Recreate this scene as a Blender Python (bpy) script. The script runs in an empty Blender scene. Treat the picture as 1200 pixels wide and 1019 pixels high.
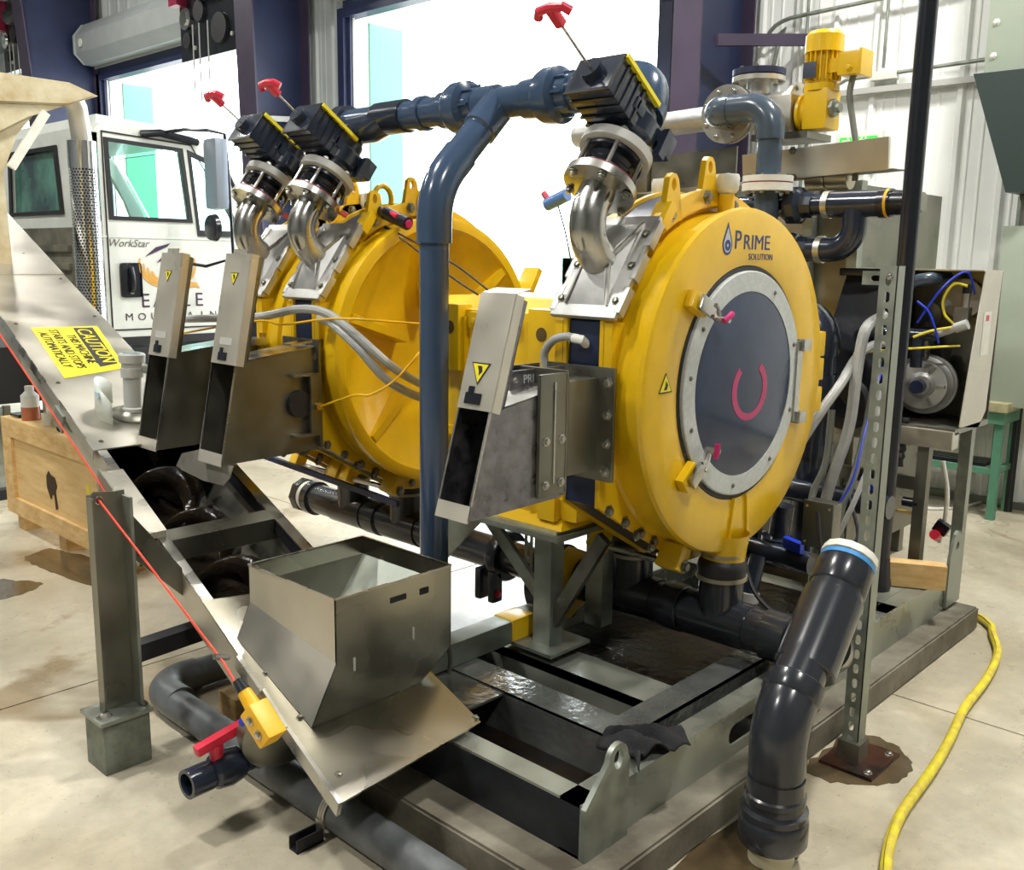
import bpy, bmesh, math, random
from mathutils import Vector, Matrix
from math import sin, cos, pi, radians, sqrt
random.seed(4)
V = Vector
scn = bpy.context.scene
COL = scn.collection

# ------------------------------------------------------------------ camera, world, light, exposure
F, CXP, CYP = 1130.0, 600.0, 509.5
YAW, PIT, ROL = radians(46.9), radians(-10.36), radians(0.85)
CAM = V((0, 0, 1.65))
fw = V((sin(YAW)*cos(PIT), cos(YAW)*cos(PIT), sin(PIT)))
_r = V((cos(YAW), -sin(YAW), 0)); _u = _r.cross(fw)
rt = _r*cos(ROL) + _u*sin(ROL); up = -_r*sin(ROL) + _u*cos(ROL)
cd = bpy.data.cameras.new('camera'); cam = bpy.data.objects.new('camera', cd); COL.objects.link(cam)
cd.sensor_width = 36; cd.lens = F/1200*36; cd.clip_start = 0.05; cd.clip_end = 300
cam.matrix_world = Matrix(((rt.x, up.x, -fw.x, CAM.x), (rt.y, up.y, -fw.y, CAM.y), (rt.z, up.z, -fw.z, CAM.z), (0, 0, 0, 1)))
scn.camera = cam

world = bpy.data.worlds.new('daylight'); scn.world = world; world.use_nodes = True
wn = world.node_tree.nodes; wn['Background'].inputs[0].default_value = (0.88, 0.95, 1.0, 1); wn['Background'].inputs[1].default_value = 5.0
sd = bpy.data.lights.new('sun', 'SUN'); sd.energy = 3.0; sd.angle = radians(2); sd.color = (1, .97, .9)
so = bpy.data.objects.new('sun', sd); COL.objects.link(so)
so.rotation_euler = V((0.15, -0.75, -0.9)).to_track_quat('-Z', 'Y').to_euler()
for lx, ly, e in ((0.2, -1.8, 150), (0.2, 4.4, 170), (4.9, 0.6, 260), (4.4, 5.2, 150), (-3, 3.5, 150), (0.5, 10, 150), (4.4, 13, 120)):  # unseen overhead lights added as fill, placed and tuned by surface
    ld = bpy.data.lights.new('ceiling_fill_light', 'AREA'); ld.shape = 'DISK'; ld.size = 0.55; ld.energy = e; ld.color = (1, .98, .93)
    lo = bpy.data.objects.new('ceiling_fill_light', ld); COL.objects.link(lo); lo.location = (lx, ly, 6.3)
scn.view_settings.view_transform = 'Standard'; scn.view_settings.look = 'None'
scn.view_settings.exposure = 0.45; scn.view_settings.gamma = 1; scn.view_settings.use_curve_mapping = False
scn.cycles.use_denoising = True
scn.cycles.max_bounces = 6; scn.cycles.diffuse_bounces = 3; scn.cycles.glossy_bounces = 3
scn.cycles.sample_clamp_indirect = 6

def at(x, y, ax, v):
    """point of the plane ax = v seen at picture position x, y (used to lay hoses and cables out)"""
    d = fw + rt*((x-CXP)/F) - up*((y-CYP)/F); i = 'xyz'.index(ax)
    return CAM + d*((v-CAM[i])/d[i])

# ------------------------------------------------------------------ materials
def mat(name, col, rough=.5, metal=0, var=0, vs=6, col2=None, bump=0, bs=60, rvar=0, emit=0, coat=0, stretch=None, spec=None):
    m = bpy.data.materials.new(name); m.use_nodes = True; nt = m.node_tree; b = nt.nodes['Principled BSDF']
    b.inputs['Base Color'].default_value = (*col, 1); b.inputs['Roughness'].default_value = rough; b.inputs['Metallic'].default_value = metal
    if coat: b.inputs['Coat Weight'].default_value = coat; b.inputs['Coat Roughness'].default_value = .08
    if spec is not None: b.inputs['Specular IOR Level'].default_value = spec
    if emit: b.inputs['Emission Color'].default_value = (*col, 1); b.inputs['Emission Strength'].default_value = emit
    if var or rvar or bump:
        tc = nt.nodes.new('ShaderNodeTexCoord'); mp = nt.nodes.new('ShaderNodeMapping'); nt.links.new(tc.outputs['Object'], mp.inputs[0])
        if stretch: mp.inputs['Scale'].default_value = stretch
    if var or rvar:
        n = nt.nodes.new('ShaderNodeTexNoise'); n.inputs['Scale'].default_value = vs; n.inputs['Detail'].default_value = 2 if metal > .4 else 6; n.inputs['Roughness'].default_value = .45 if metal > .4 else .62
        nt.links.new(mp.outputs[0], n.inputs['Vector'])
    if var:
        c2 = col2 or tuple(c*(1-var) for c in col)
        cr = nt.nodes.new('ShaderNodeValToRGB'); cr.color_ramp.elements[0].position = .36; cr.color_ramp.elements[1].position = .66
        cr.color_ramp.elements[0].color = (*c2, 1); cr.color_ramp.elements[1].color = (*col, 1)
        nt.links.new(n.outputs[0], cr.inputs[0]); nt.links.new(cr.outputs[0], b.inputs['Base Color'])
    if rvar:
        mr = nt.nodes.new('ShaderNodeMapRange'); mr.inputs[1].default_value = .35; mr.inputs[2].default_value = .65
        mr.inputs[3].default_value = max(.05, rough-rvar); mr.inputs[4].default_value = min(1, rough+rvar)
        nt.links.new(n.outputs[0], mr.inputs[0]); nt.links.new(mr.outputs[0], b.inputs['Roughness'])
    if bump:
        n2 = nt.nodes.new('ShaderNodeTexNoise'); n2.inputs['Scale'].default_value = bs; n2.inputs['Detail'].default_value = 4
        nt.links.new(mp.outputs[0], n2.inputs['Vector'])
        bp = nt.nodes.new('ShaderNodeBump'); bp.inputs['Strength'].default_value = bump; bp.inputs['Distance'].default_value = .01
        nt.links.new(n2.outputs[0], bp.inputs['Height']); nt.links.new(bp.outputs[0], b.inputs['Normal'])
    return m
YEL = mat('yellow_enamel', (.80, .49, .005), .32, 0, .14, 5, coat=.3)
YEL2 = mat('bright_yellow_enamel', (.80, .50, .005), .35, 0, .1, 6, coat=.3)
SS = mat('brushed_stainless', (.60, .59, .55), .3, 1, .25, 7, rvar=.12)
SSL = mat('satin_stainless_sheet', (.64, .61, .53), .40, .88, .18, 5, rvar=.1)
SSD = mat('dull_weathered_steel', (.27, .265, .22), .36, .88, .3, 6, rvar=.1)
SPANG = mat('mottled_rolled_steel', (.30, .29, .31), .34, .92, .35, 26, rvar=.1)
CAST = mat('cast_stainless', (.56, .56, .54), .46, .85, .2, 14, bump=.06, bs=60)
GALV = mat('zinc_plated_steel', (.36, .39, .34), .44, .75, .25, 14, rvar=.12)
SKID = mat('skid_stainless_channel', (.40, .42, .355), .34, .6, .3, 5, rvar=.15)
STRIP = mat('bright_rolled_stainless', (.70, .665, .57), .33, .6, .15, 5, rvar=.08)
SKIDW = mat('wet_skid_steel', (.36, .38, .36), .14, .75, .3, 7, rvar=.13, bump=.35, bs=28)
PVC = mat('grey_pvc', (.066, .092, .125), .22, 0, .15, 5, coat=.2)
PVCD = mat('dark_pvc', (.022, .030, .050), .2, 0, .2, 5, coat=.25)
PVCF = mat('dusty_pvc', (.13, .14, .145), .42, 0, .4, 9)
NAVY = mat('dark_blue_spacer_enamel', (.012, .022, .062), .35)
BLK = mat('black_rubber', (.012, .012, .014), .5)
BLKG = mat('gloss_black_plastic', (.012, .014, .02), .25)
WHT = mat('white_plastic', (.78, .78, .70), .5, 0, .12, 20)
LGR = mat('light_grey_pvc', (.46, .46, .43), .4)
RED = mat('red_plastic_handle', (.62, .02, .05), .35)
PINK = mat('magenta_grip', (.55, .012, .16), .4)
BLUE = mat('blue_plastic', (.01, .04, .55), .35)
HOSE = mat('grey_hose', (.42, .43, .41), .45, 0, .15, 20)
HOSED = mat('olive_grey_hose', (.18, .19, .16), .5, 0, .2, 15)
YHOSE = mat('yellow_rubber_hose', (.80, .70, .01), .45, 0, .15, 22, col2=(.6, .45, .05))
YCAB = mat('yellow_cable', (.80, .45, .01), .4)
GLASS = mat('dark_access_glass', (.040, .060, .115), .10, 0, .35, 2.2, spec=.3)
RING = mat('galvanised_ring', (.60, .63, .62), .5, .35, .15, 60)
PVCN = mat('charcoal_pvc', (.026, .029, .036), .22, 0, .15, 5, coat=.25)
PVCU = mat('haze_tinted_pvc', (.045, .078, .14), .2, 0, .12, 5, coat=.25)  # bright haze by the door put into the colour as a blue tint
SHADED = mat('shade_darkened_steel', (.030, .034, .042), .3, .4, .5, 6)  # shade under the conveyor plate put into the skid end's colour
PLATE = mat('smooth_stainless_plate', (.43, .41, .34), .27, 1, .15, 4, rvar=.06)
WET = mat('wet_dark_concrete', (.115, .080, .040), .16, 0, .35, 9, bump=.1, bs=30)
CONC = None
WOOD = mat('pale_plywood', (.84, .61, .29), .6, 0, .35, 3, col2=(.68, .45, .18), bump=.05, bs=40, stretch=(1, 1, 6))
PINE = mat('pine_block', (.80, .57, .27), .6, 0, .4, 9, col2=(.62, .38, .14), stretch=(.4, 1, 3))
TRK = mat('white_truck_paint', (.74, .77, .72), .3, 0, .15, 3, coat=.3)
CREAM = mat('cream_painted_steel', (.62, .58, .42), .5, 0, .5, 5, col2=(.42, .32, .16))
CHROME = mat('chrome', (.75, .75, .76), .14, 1)
WALLM = mat('white_ribbed_metal', (.88, .90, .87), .38, 0, .06, 2)
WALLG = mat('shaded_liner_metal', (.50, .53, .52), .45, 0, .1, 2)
PURP = mat('purple_primer_steel', (.062, .045, .085), .5, 0, .3, 2)
DNAVY = mat('navy_steel', (.020, .028, .080), .45, 0, .3, 2)
HOOD = mat('grey_door_hood', (.42, .45, .44), .4, .3, .1, 3)
GRN = mat('green_painted_steel', (.10, .27, .17), .45, 0, .15, 8)
SAGE = mat('sage_cabinet_paint', (.36, .41, .33), .45, 0, .08, 4)
TAN = mat('tan_bench_board', (.46, .42, .24), .6, 0, .4, 12)
ORG = mat('safety_yellow_box', (.86, .47, .01), .4)
YSIG = mat('yellow_sign_vinyl', (.84, .72, .02), .45)
TXT = mat('black_lettering', (.015, .015, .02), .5)
TXTP = mat('dark_purple_lettering', (.05, .02, .06), .5)
TXTB = mat('navy_lettering', (.02, .04, .17), .5)
GOLD = mat('gold_vinyl', (.68, .36, .07), .5)
RCORD = mat('red_pull_cord', (.85, .05, .02), .5)
MUD = mat('wet_black_sludge', (.007, .007, .008), .14, 0, .6, 7, col2=(.020, .012, .006), bump=.5, bs=22)
RUST = mat('rusty_plate', (.10, .035, .018), .3, .5, .6, 14, col2=(.02, .012, .01))
CLOTH = mat('black_rag', (.010, .010, .012), .85, bump=.3, bs=90)
TGLASS = mat('green_tinted_glass', (.10, .26, .20), .05, 0, .8, 1.6, col2=(.015, .04, .05))
TGLASS2 = mat('pale_tinted_glass', (.70, .92, .86), .0)
TGLASS2.node_tree.nodes['Principled BSDF'].inputs['Transmission Weight'].default_value = 1; TGLASS2.node_tree.nodes['Principled BSDF'].inputs['IOR'].default_value = 1.1
BLKT = mat('dark_chassis', (.012, .012, .014), .6)
MINT = mat('mint_painted_jamb', (.13, .36, .24), .5)
TRANS = mat('translucent_skylight_panel', (.9, .95, .93), .5, emit=.9)
EXITG = mat('lit_green_letters', (.03, .85, .05), .5, emit=.8)
BOTT = mat('white_translucent_bottle', (.72, .74, .70), .35)
AMBER = mat('amber_liquid', (.42, .13, .06), .2)
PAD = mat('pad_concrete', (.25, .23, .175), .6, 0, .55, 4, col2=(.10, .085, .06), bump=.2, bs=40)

# floor concrete: pale slab with stains and a worn sheen
def concrete():
    m = bpy.data.materials.new('floor_concrete'); m.use_nodes = True; nt = m.node_tree; b = nt.nodes['Principled BSDF']; L = nt.links.new
    g = nt.nodes.new('ShaderNodeNewGeometry')
    def noise(s, d=6, r=.6, dist=0):
        n = nt.nodes.new('ShaderNodeTexNoise'); n.inputs['Scale'].default_value = s; n.inputs['Detail'].default_value = d
        n.inputs['Roughness'].default_value = r; n.inputs['Distortion'].default_value = dist; L(g.outputs['Position'], n.inputs['Vector']); return n
    def ramp(n, *st):
        c = nt.nodes.new('ShaderNodeValToRGB'); e = c.color_ramp.elements
        e[0].position, e[0].color = st[0][0], (*st[0][1], 1); e[1].position, e[1].color = st[-1][0], (*st[-1][1], 1)
        for p, q in st[1:-1]: x = e.new(p); x.color = (*q, 1)
        L(n.outputs[0], c.inputs[0]); return c
    def mix(a, bb, f, mode='MIX'):
        x = nt.nodes.new('ShaderNodeMix'); x.data_type = 'RGBA'; x.blend_type = mode
        if isinstance(f, float): x.inputs[0].default_value = f
        else: L(f, x.inputs[0])
        L(a, x.inputs[6]); L(bb, x.inputs[7]); return x.outputs[2]
    base = ramp(noise(1.1, 7, .6, .6), (.3, (.37, .32, .225)), (.5, (.50, .445, .33)), (.68, (.60, .55, .43)))
    fine = ramp(noise(18, 6, .7), (.3, (.72, .72, .72)), (.6, (1, 1, 1)))
    c = mix(base.outputs[0], fine.outputs[0], .55, 'MULTIPLY')
    sp = ramp(noise(75, 2, .5), (.26, (.25, .2, .15)), (.31, (1, 1, 1)))
    c = mix(c, sp.outputs[0], .7, 'MULTIPLY')
    st = ramp(noise(.9, 4, .55, 1.2), (.60, (0, 0, 0)), (.66, (1, 1, 1)))
    brown = nt.nodes.new('ShaderNodeRGB'); brown.outputs[0].default_value = (.21, .14, .065, 1)
    fac = nt.nodes.new('ShaderNodeMath'); fac.operation = 'MULTIPLY'; fac.inputs[1].default_value = .7; L(st.outputs[0], fac.inputs[0])
    c = mix(c, brown.outputs[0], fac.outputs[0]); L(c, b.inputs['Base Color'])
    rr = nt.nodes.new('ShaderNodeMapRange'); rr.inputs[1].default_value = .35; rr.inputs[2].default_value = .7; rr.inputs[3].default_value = .24; rr.inputs[4].default_value = .48
    L(noise(3, 5).outputs[0], rr.inputs[0]); L(rr.outputs[0], b.inputs['Roughness'])
    bp = nt.nodes.new('ShaderNodeBump'); bp.inputs['Strength'].default_value = .12; bp.inputs['Distance'].default_value = .01
    L(noise(30, 5).outputs[0], bp.inputs['Height']); L(bp.outputs[0], b.inputs['Normal'])
    return m
CONC = concrete()

# ------------------------------------------------------------------ geometry helpers
def frame(d):
    d = V(d).normalized(); a = V((0, 0, 1)) if abs(d.z) < .9 else V((1, 0, 0))
    u = a.cross(d).normalized(); return u, d.cross(u), d
class MB:
    def __init__(s): s.bm = bmesh.new()
    def _box(s, vs):
        v = [s.bm.verts.new(p) for p in vs]
        fs = [s.bm.faces.new([v[i] for i in f]) for f in ((0, 3, 2, 1), (4, 5, 6, 7), (0, 1, 5, 4), (1, 2, 6, 5), (2, 3, 7, 6), (3, 0, 4, 7))]
        return v, fs
    def box(s, a, b, bev=0):
        x0, x1 = sorted((a[0], b[0])); y0, y1 = sorted((a[1], b[1])); z0, z1 = sorted((a[2], b[2]))
        v, f = s._box([(x0, y0, z0), (x1, y0, z0), (x1, y1, z0), (x0, y1, z0), (x0, y0, z1), (x1, y0, z1), (x1, y1, z1), (x0, y1, z1)])
        if bev: s.bev(v, bev)
        return s
    def bev(s, v, w, seg=2):
        vs = set(v); es = [e for e in s.bm.edges if e.verts[0] in vs and e.verts[1] in vs]
        bmesh.ops.bevel(s.bm, geom=es, offset=w, segments=seg, profile=.7, affect='EDGES')
    def obox(s, c, e1, e2, e3, h, bev=0):
        """oriented box: centre, three unit axes, half sizes"""
        c = V(c); e1, e2, e3 = V(e1).normalized()*h[0], V(e2).normalized()*h[1], V(e3).normalized()*h[2]
        P = [c+e1*i+e2*j+e3*k for k in (-1, 1) for i, j in ((-1, -1), (1, -1), (1, 1), (-1, 1))]
        v, f = s._box(P)
        if bev: s.bev(v, bev)
        return s
    def beam(s, p0, p1, w, h, upv=(0, 0, 1), bev=0):
        p0, p1 = V(p0), V(p1); d = (p1-p0); u = d.cross(V(upv)); u = u.normalized() if u.length > 1e-6 else V((1, 0, 0)); n = u.cross(d).normalized()
        return s.obox((p0+p1)/2, d, u, n, (d.length/2, w/2, h/2), bev)
    def hexa(s, P): s._box([V(p) for p in P]); return s
    def prism(s, pts, d, bev=0):
        """planar polygon (3D points) pushed along vector d"""
        d = V(d); a = [s.bm.verts.new(V(p)) for p in pts]; b = [s.bm.verts.new(V(p)+d) for p in pts]; n = len(pts)
        s.bm.faces.new(a[::-1]); s.bm.faces.new(b)
        for i in range(n): s.bm.faces.new((a[i], a[(i+1) % n], b[(i+1) % n], b[i]))
        if bev:
            es = [e for e in s.bm.edges if (e.verts[0] in a and e.verts[1] in a) or (e.verts[0] in b and e.verts[1] in b)]
            bmesh.ops.bevel(s.bm, geom=es, offset=bev, segments=2, affect='EDGES')
        return s
    def plate(s, pts, holes, d):
        """planar polygon with holes (lists of 3D points), thickness vector d"""
        d = V(d)
        def loop(ps):
            vs = [s.bm.verts.new(V(p)) for p in ps]; return vs, [s.bm.edges.new((vs[i], vs[(i+1) % len(vs)])) for i in range(len(vs))]
        loops = [loop(pts)]+[loop(h) for h in holes]; es = [e for l in loops for e in l[1]]
        r = bmesh.ops.triangle_fill(s.bm, edges=es, use_beauty=True, normal=d)
        fs = [g for g in r['geom'] if isinstance(g, bmesh.types.BMFace)]
        ex = bmesh.ops.extrude_face_region(s.bm, geom=fs)
        bmesh.ops.translate(s.bm, vec=d, verts=[g for g in ex['geom'] if isinstance(g, bmesh.types.BMVert)])
        s.bm.normal_update(); return s
    def lathe(s, o, d, prof, seg=32, squash=1):
        """profile [(t along d, radius)] turned about d"""
        u, w, d = frame(d); o = V(o); rings = []
        for t, r in prof:
            if r < 1e-6: rings.append([s.bm.verts.new(o+d*t)])
            else: rings.append([s.bm.verts.new(o+d*t+(u*cos(2*pi*i/seg)+w*sin(2*pi*i/seg)*squash)*r) for i in range(seg)])
        for a, b in zip(rings, rings[1:]):
            for i in range(seg):
                j = (i+1) % seg
                if len(a) == 1 and len(b) == 1: continue
                if len(a) == 1: s.bm.faces.new((a[0], b[j], b[i]))
                elif len(b) == 1: s.bm.faces.new((a[i], a[j], b[0]))
                else: s.bm.faces.new((a[i], a[j], b[j], b[i]))
        return s
    def cyl(s, p0, p1, r, seg=24, r2=None):
        p0, p1 = V(p0), V(p1); L = (p1-p0).length; r2 = r if r2 is None else r2
        return s.lathe(p0, p1-p0, [(0, 0), (0, r), (L, r2), (L, 0)], seg)
    def pipe(s, p0, p1, r, wall=.006, seg=28):
        p0, p1 = V(p0), V(p1); L = (p1-p0).length
        return s.lathe(p0, p1-p0, [(0, r-wall), (0, r), (L, r), (L, r-wall), (0, r-wall)], seg)
    def tube(s, pts, r, seg=10, cap=True, rf=None):
        pts = [V(p) for p in pts]; n = len(pts); rings = []; T = []
        for i in range(n): T.append((pts[min(i+1, n-1)]-pts[max(i-1, 0)]).normalized())
        u, w, _ = frame(T[0])
        for i in range(n):
            if i: q = T[i-1].rotation_difference(T[i]); u = q @ u
            u = (u-T[i]*u.dot(T[i])).normalized(); w = T[i].cross(u); rr = r if rf is None else r*rf(i/(n-1))
            rings.append([s.bm.verts.new(pts[i]+(u*cos(2*pi*k/seg)+w*sin(2*pi*k/seg))*rr) for k in range(seg)])
        for a, b in zip(rings, rings[1:]):
            for k in range(seg): s.bm.faces.new((a[k], a[(k+1) % seg], b[(k+1) % seg], b[k]))
        if cap: s.bm.faces.new(rings[0][::-1]); s.bm.faces.new(rings[-1])
        return s
    def mesh(s, name, m, off=V((0, 0, 0)), ang=35):
        bmesh.ops.recalc_face_normals(s.bm, faces=s.bm.faces)
        if off.length: bmesh.ops.translate(s.bm, vec=-off, verts=s.bm.verts)
        me = bpy.data.meshes.new(name); s.bm.to_mesh(me); s.bm.free(); me.materials.append(m)
        me.shade_smooth(); me.set_sharp_from_angle(angle=radians(ang)); return me
def wloc(o):
    p = V((0, 0, 0))
    while o: p = p + o.location; o = o.parent
    return p
def part(name, mb, m, parent=None, label=None, kind=None, ang=35):
    me = mb.mesh(name, m, wloc(parent) if parent else V((0, 0, 0)), ang)
    o = bpy.data.objects.new(name, me); COL.objects.link(o); o.parent = parent
    if label: o['label'] = label
    if kind: o['kind'] = kind
    return o
def T(name, label, cat, loc, group=None):
    o = bpy.data.objects.new(name, None); COL.objects.link(o); o.location = loc; o.empty_display_size = .05
    o['label'] = label; o['category'] = cat
    if group: o['group'] = group
    return o
def one(name, mb, m, label, cat, group=None):
    """a thing that is one mesh, its origin moved to its own middle"""
    bm = mb.bm; c = sum((v.co for v in bm.verts), V((0, 0, 0)))/len(bm.verts); z = min(v.co.z for v in bm.verts); c.z = z
    me = mb.mesh(name, m, c); o = bpy.data.objects.new(name, me); COL.objects.link(o); o.location = c
    o['label'] = label; o['category'] = cat
    if group: o['group'] = group
    return o
def struct(name, mb, m, parent=None):
    o = part(name, mb, m, parent)
    if not parent: o['kind'] = 'structure'
    return o
_bolt = {}
def bolt(parent, p, d, r=.011, m=None, name='bolt'):
    m = m or SS; k = (round(r, 4), m.name, tuple(round(c, 3) for c in V(d).normalized()))
    if k not in _bolt:
        _bolt[k] = MB().lathe((0, 0, -.001), d, [(0, 0), (0, r*1.55), (r*.25, r*1.55), (r*.25, r), (r*.95, r*.95), (r*1.05, r*.7), (r*1.05, 0)], 6+6*(r > .02)).mesh(name, m)
    o = bpy.data.objects.new(name, _bolt[k]); COL.objects.link(o); o.parent = parent; o.location = V(p)-wloc(parent); return o
def arc(p0, c, p1, n=8):
    """smooth corner from p0 through corner c to p1 (quadratic made circular enough)"""
    p0, c, p1 = V(p0), V(c), V(p1); a = (p0-c); b = (p1-c); o = c+(a+b) if abs(a.dot(b)) < 1e-6 else None
    if o is not None and abs(a.length-b.length) < 1e-5:
        return [o+(-b)*cos(t*pi/2)+(-a)*sin(t*pi/2) for t in [i/n for i in range(n+1)]]
    return [p0*(1-t)**2+c*2*t*(1-t)+p1*t*t for t in [i/n for i in range(n+1)]]
def spline(P, k=8):
    P = [V(p) for p in P]; P = [P[0]*2-P[1]]+P+[P[-1]*2-P[-2]]; out = []
    for i in range(1, len(P)-2):
        a, b, c, d = P[i-1:i+3]
        for j in range(k):
            t = j/k; out.append(.5*((2*b)+(c-a)*t+(2*a-5*b+4*c-d)*t*t+(3*b-a-3*c+d)*t**3))
    return out+[P[-2]]
def text(s, size, o, xd, yd, m, parent, name='lettering', ext=.0008, align='LEFT', sx=1, shear=0, space=1):
    cu = bpy.data.curves.new(name, 'FONT'); cu.body = s; cu.size = size; cu.extrude = ext; cu.align_x = align; cu.shear = shear; cu.space_character = space
    cu.resolution_u = 3
    tmp = bpy.data.objects.new(name, cu); COL.objects.link(tmp)
    me = bpy.data.meshes.new_from_object(tmp.evaluated_get(bpy.context.evaluated_depsgraph_get())); bpy.data.objects.remove(tmp)
    xd = V(xd).normalized(); yd = V(yd); yd = (yd-xd*yd.dot(xd)).normalized(); zd = xd.cross(yd)
    M = Matrix(((xd.x*sx, yd.x, zd.x, o[0]), (xd.y*sx, yd.y, zd.y, o[1]), (xd.z*sx, yd.z, zd.z, o[2]), (0, 0, 0, 1)))
    me.transform(Matrix.Translation(-wloc(parent)) @ M); me.materials.clear(); me.materials.append(m)
    ob = bpy.data.objects.new(name, me); COL.objects.link(ob); ob.parent = parent; return ob
def letters(st, size, o, xd, yd, m, parent, step, name='door_letter', sx=1):
    for k_, ch in enumerate(st): text(ch, size, V(o)+V(xd).normalized()*step*k_, xd, yd, m, parent, name, align='CENTER', sx=sx)
def ring_pts(c, u, w, r, n=20, r2=None):
    r2 = r2 or r
    return [V(c)+V(u)*cos(2*pi*i/n)*r+V(w)*sin(2*pi*i/n)*r2 for i in range(n)]
def slot_pts(c, u, w, r, h, n=5):
    """slot: half length h along w, radius r"""
    c, u, w = V(c), V(u), V(w); P = []
    for i in range(n+1): t = pi*i/n; P.append(c+w*h+u*cos(t)*r+w*sin(t)*r)
    for i in range(n+1): t = pi+pi*i/n; P.append(c-w*h+u*cos(t)*r+w*sin(t)*r)
    return P
def hazard(parent, c, u, w, s, flip=False, name='warning_sticker'):
    """yellow triangle with black border"""
    u, w = V(u).normalized(), V(w).normalized(); n = u.cross(w); k = -1 if flip else 1
    tri = lambda q: [V(c)+u*(-q)-w*q*.62*k, V(c)+u*q-w*q*.62*k, V(c)+w*q*1.12*k]
    a = part(name, MB().prism(tri(s), n*.0012), TXT, parent)
    part('yellow_field', MB().prism([p+n*.0012 for p in tri(s*.83)], n*.0008), YSIG, a)
    c2 = V(c)+n*.002
    part('black_symbol', MB().prism([c2-u*s*.3-w*s*.36*k, c2+u*s*.18-w*s*.36*k, c2+u*s*.32+w*s*.05*k, c2+u*s*.02+w*s*.42*k, c2-u*s*.08+w*s*.0*k], n*.0006), TXT, a)

# ------------------------------------------------------------------ floor
fl = struct('floor', MB().box((-8, -6, -.16), (7.1, 26, -.012)), CONC)
xs = [-7.2, -3.6, 0, 3.6, 7.1]; ys = [-3.6, 0, 3.6, 7.2, 10.8, 14.4, 18, 21.6]
for i in range(len(xs)-1):
    for j in range(len(ys)-1):
        part('concrete_slab', MB().box((xs[i]+.004, ys[j]+.004, -.02), (xs[i+1]-.004, ys[j+1]-.004, 0)), CONC, fl)
def patch(P, m=WET, seed=0):
    rn = random.Random(seed); Q = spline(P+[P[0]], 6)[:-1]
    Q = [V((p_.x+rn.uniform(-.012, .012), p_.y+rn.uniform(-.012, .012), .0012)) for p_ in Q]
    part('wet_patch', MB().prism([q - V((0, 0, .001)) for q in Q], (0, 0, .0012)), m, fl)
pad_pts = [(1.66, 1.312, 0), (4.56, 1.312, 0), (4.56, 2.66, 0), (1.66, 2.66, 0)]
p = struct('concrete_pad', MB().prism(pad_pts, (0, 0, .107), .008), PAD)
struct('ground', MB().box((7.36, -20, -.2), (60, 60, -.03)), mat('outdoor_concrete', (.7, .69, .64), .8, 0, .1, .5))
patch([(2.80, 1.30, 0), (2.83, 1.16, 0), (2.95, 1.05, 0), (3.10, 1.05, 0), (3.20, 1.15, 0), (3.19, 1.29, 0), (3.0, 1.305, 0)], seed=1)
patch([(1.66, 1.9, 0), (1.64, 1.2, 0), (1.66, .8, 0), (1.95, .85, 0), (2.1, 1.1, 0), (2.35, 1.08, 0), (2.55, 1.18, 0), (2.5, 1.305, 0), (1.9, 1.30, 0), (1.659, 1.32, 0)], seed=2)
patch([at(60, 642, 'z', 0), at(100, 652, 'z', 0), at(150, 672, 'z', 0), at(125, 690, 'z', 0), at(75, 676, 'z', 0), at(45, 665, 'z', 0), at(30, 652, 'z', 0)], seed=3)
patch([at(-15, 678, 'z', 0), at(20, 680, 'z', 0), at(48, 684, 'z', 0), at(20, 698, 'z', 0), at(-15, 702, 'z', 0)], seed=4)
# ------------------------------------------------------------------ back wall with two door openings
XW = 7.1
wl = struct('wall_back', MB().box((XW+.06, -5, 0), (XW+.26, 4.93, 7)).box((XW+.06, 9.23, 0), (XW+.26, 11.25, 7)).box((XW+.06, 15.4, 0), (XW+.26, 17.0, 7)).box((XW+.06, 21.3, 0), (XW+.26, 22, 7))
            .box((XW+.06, 4.93, 4.27), (XW+.26, 9.23, 7)).box((XW+.06, 11.25, 4.27), (XW+.26, 15.4, 7)).box((XW+.06, 17.0, 4.27), (XW+.26, 21.3, 7)), WALLM)
def sheet(z0, z1, w=.93):
    """one ribbed liner sheet running along y, three major ribs and minor ones"""
    mb = MB(); prof = [(0, 0)]
    for k in range(3):
        b = .31*k
        prof += [(b+.10, 0), (b+.108, .006), (b+.118, .006), (b+.126, 0), (b+.19, 0), (b+.198, .006), (b+.208, .006), (b+.216, 0), (b+.245, 0), (b+.262, .028), (b+.293, .028), (b+.309, 0)]
    a = [mb.bm.verts.new((-h, y, z0)) for y, h in prof]; b = [mb.bm.verts.new((-h, y, z1)) for y, h in prof]
    for i in range(len(prof)-1): mb.bm.faces.new((a[i], a[i+1], b[i+1], b[i]))
    v0 = [mb.bm.verts.new((.02, y, z)) for y, z in ((0, z0), (.93, z0), (.93, z1), (0, z1))]; mb.bm.faces.new(v0)
    return mb
_sh = {}
def put_sheet(y, z0, z1, m):
    k = (z0, z1, m.name)
    if k not in _sh: _sh[k] = sheet(z0, z1).mesh('wall_panel', m)
    o = bpy.data.objects.new('wall_panel', _sh[k]); COL.objects.link(o); o.parent = wl; o.location = (XW+.03, y, 0)
for k in range(11): put_sheet(3.78-.93*k, .02, 7, WALLM)
o = part('wall_panel', MB().box((XW+.01, 4.71, .02), (XW+.06, 4.80, 7)), WALLM, wl)
for k in range(2): put_sheet(9.32+.93*k, .02, 7, WALLG)
put_sheet(15.5, .02, 7, WALLG)
for k in range(4): put_sheet(17.3+.93*k, 4.75, 7, WALLG)
for k in range(4): put_sheet(5.2+.93*k, 4.75, 7, WALLG)
for k in range(4): put_sheet(11.5+.93*k, 4.75, 7, WALLG)
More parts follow.
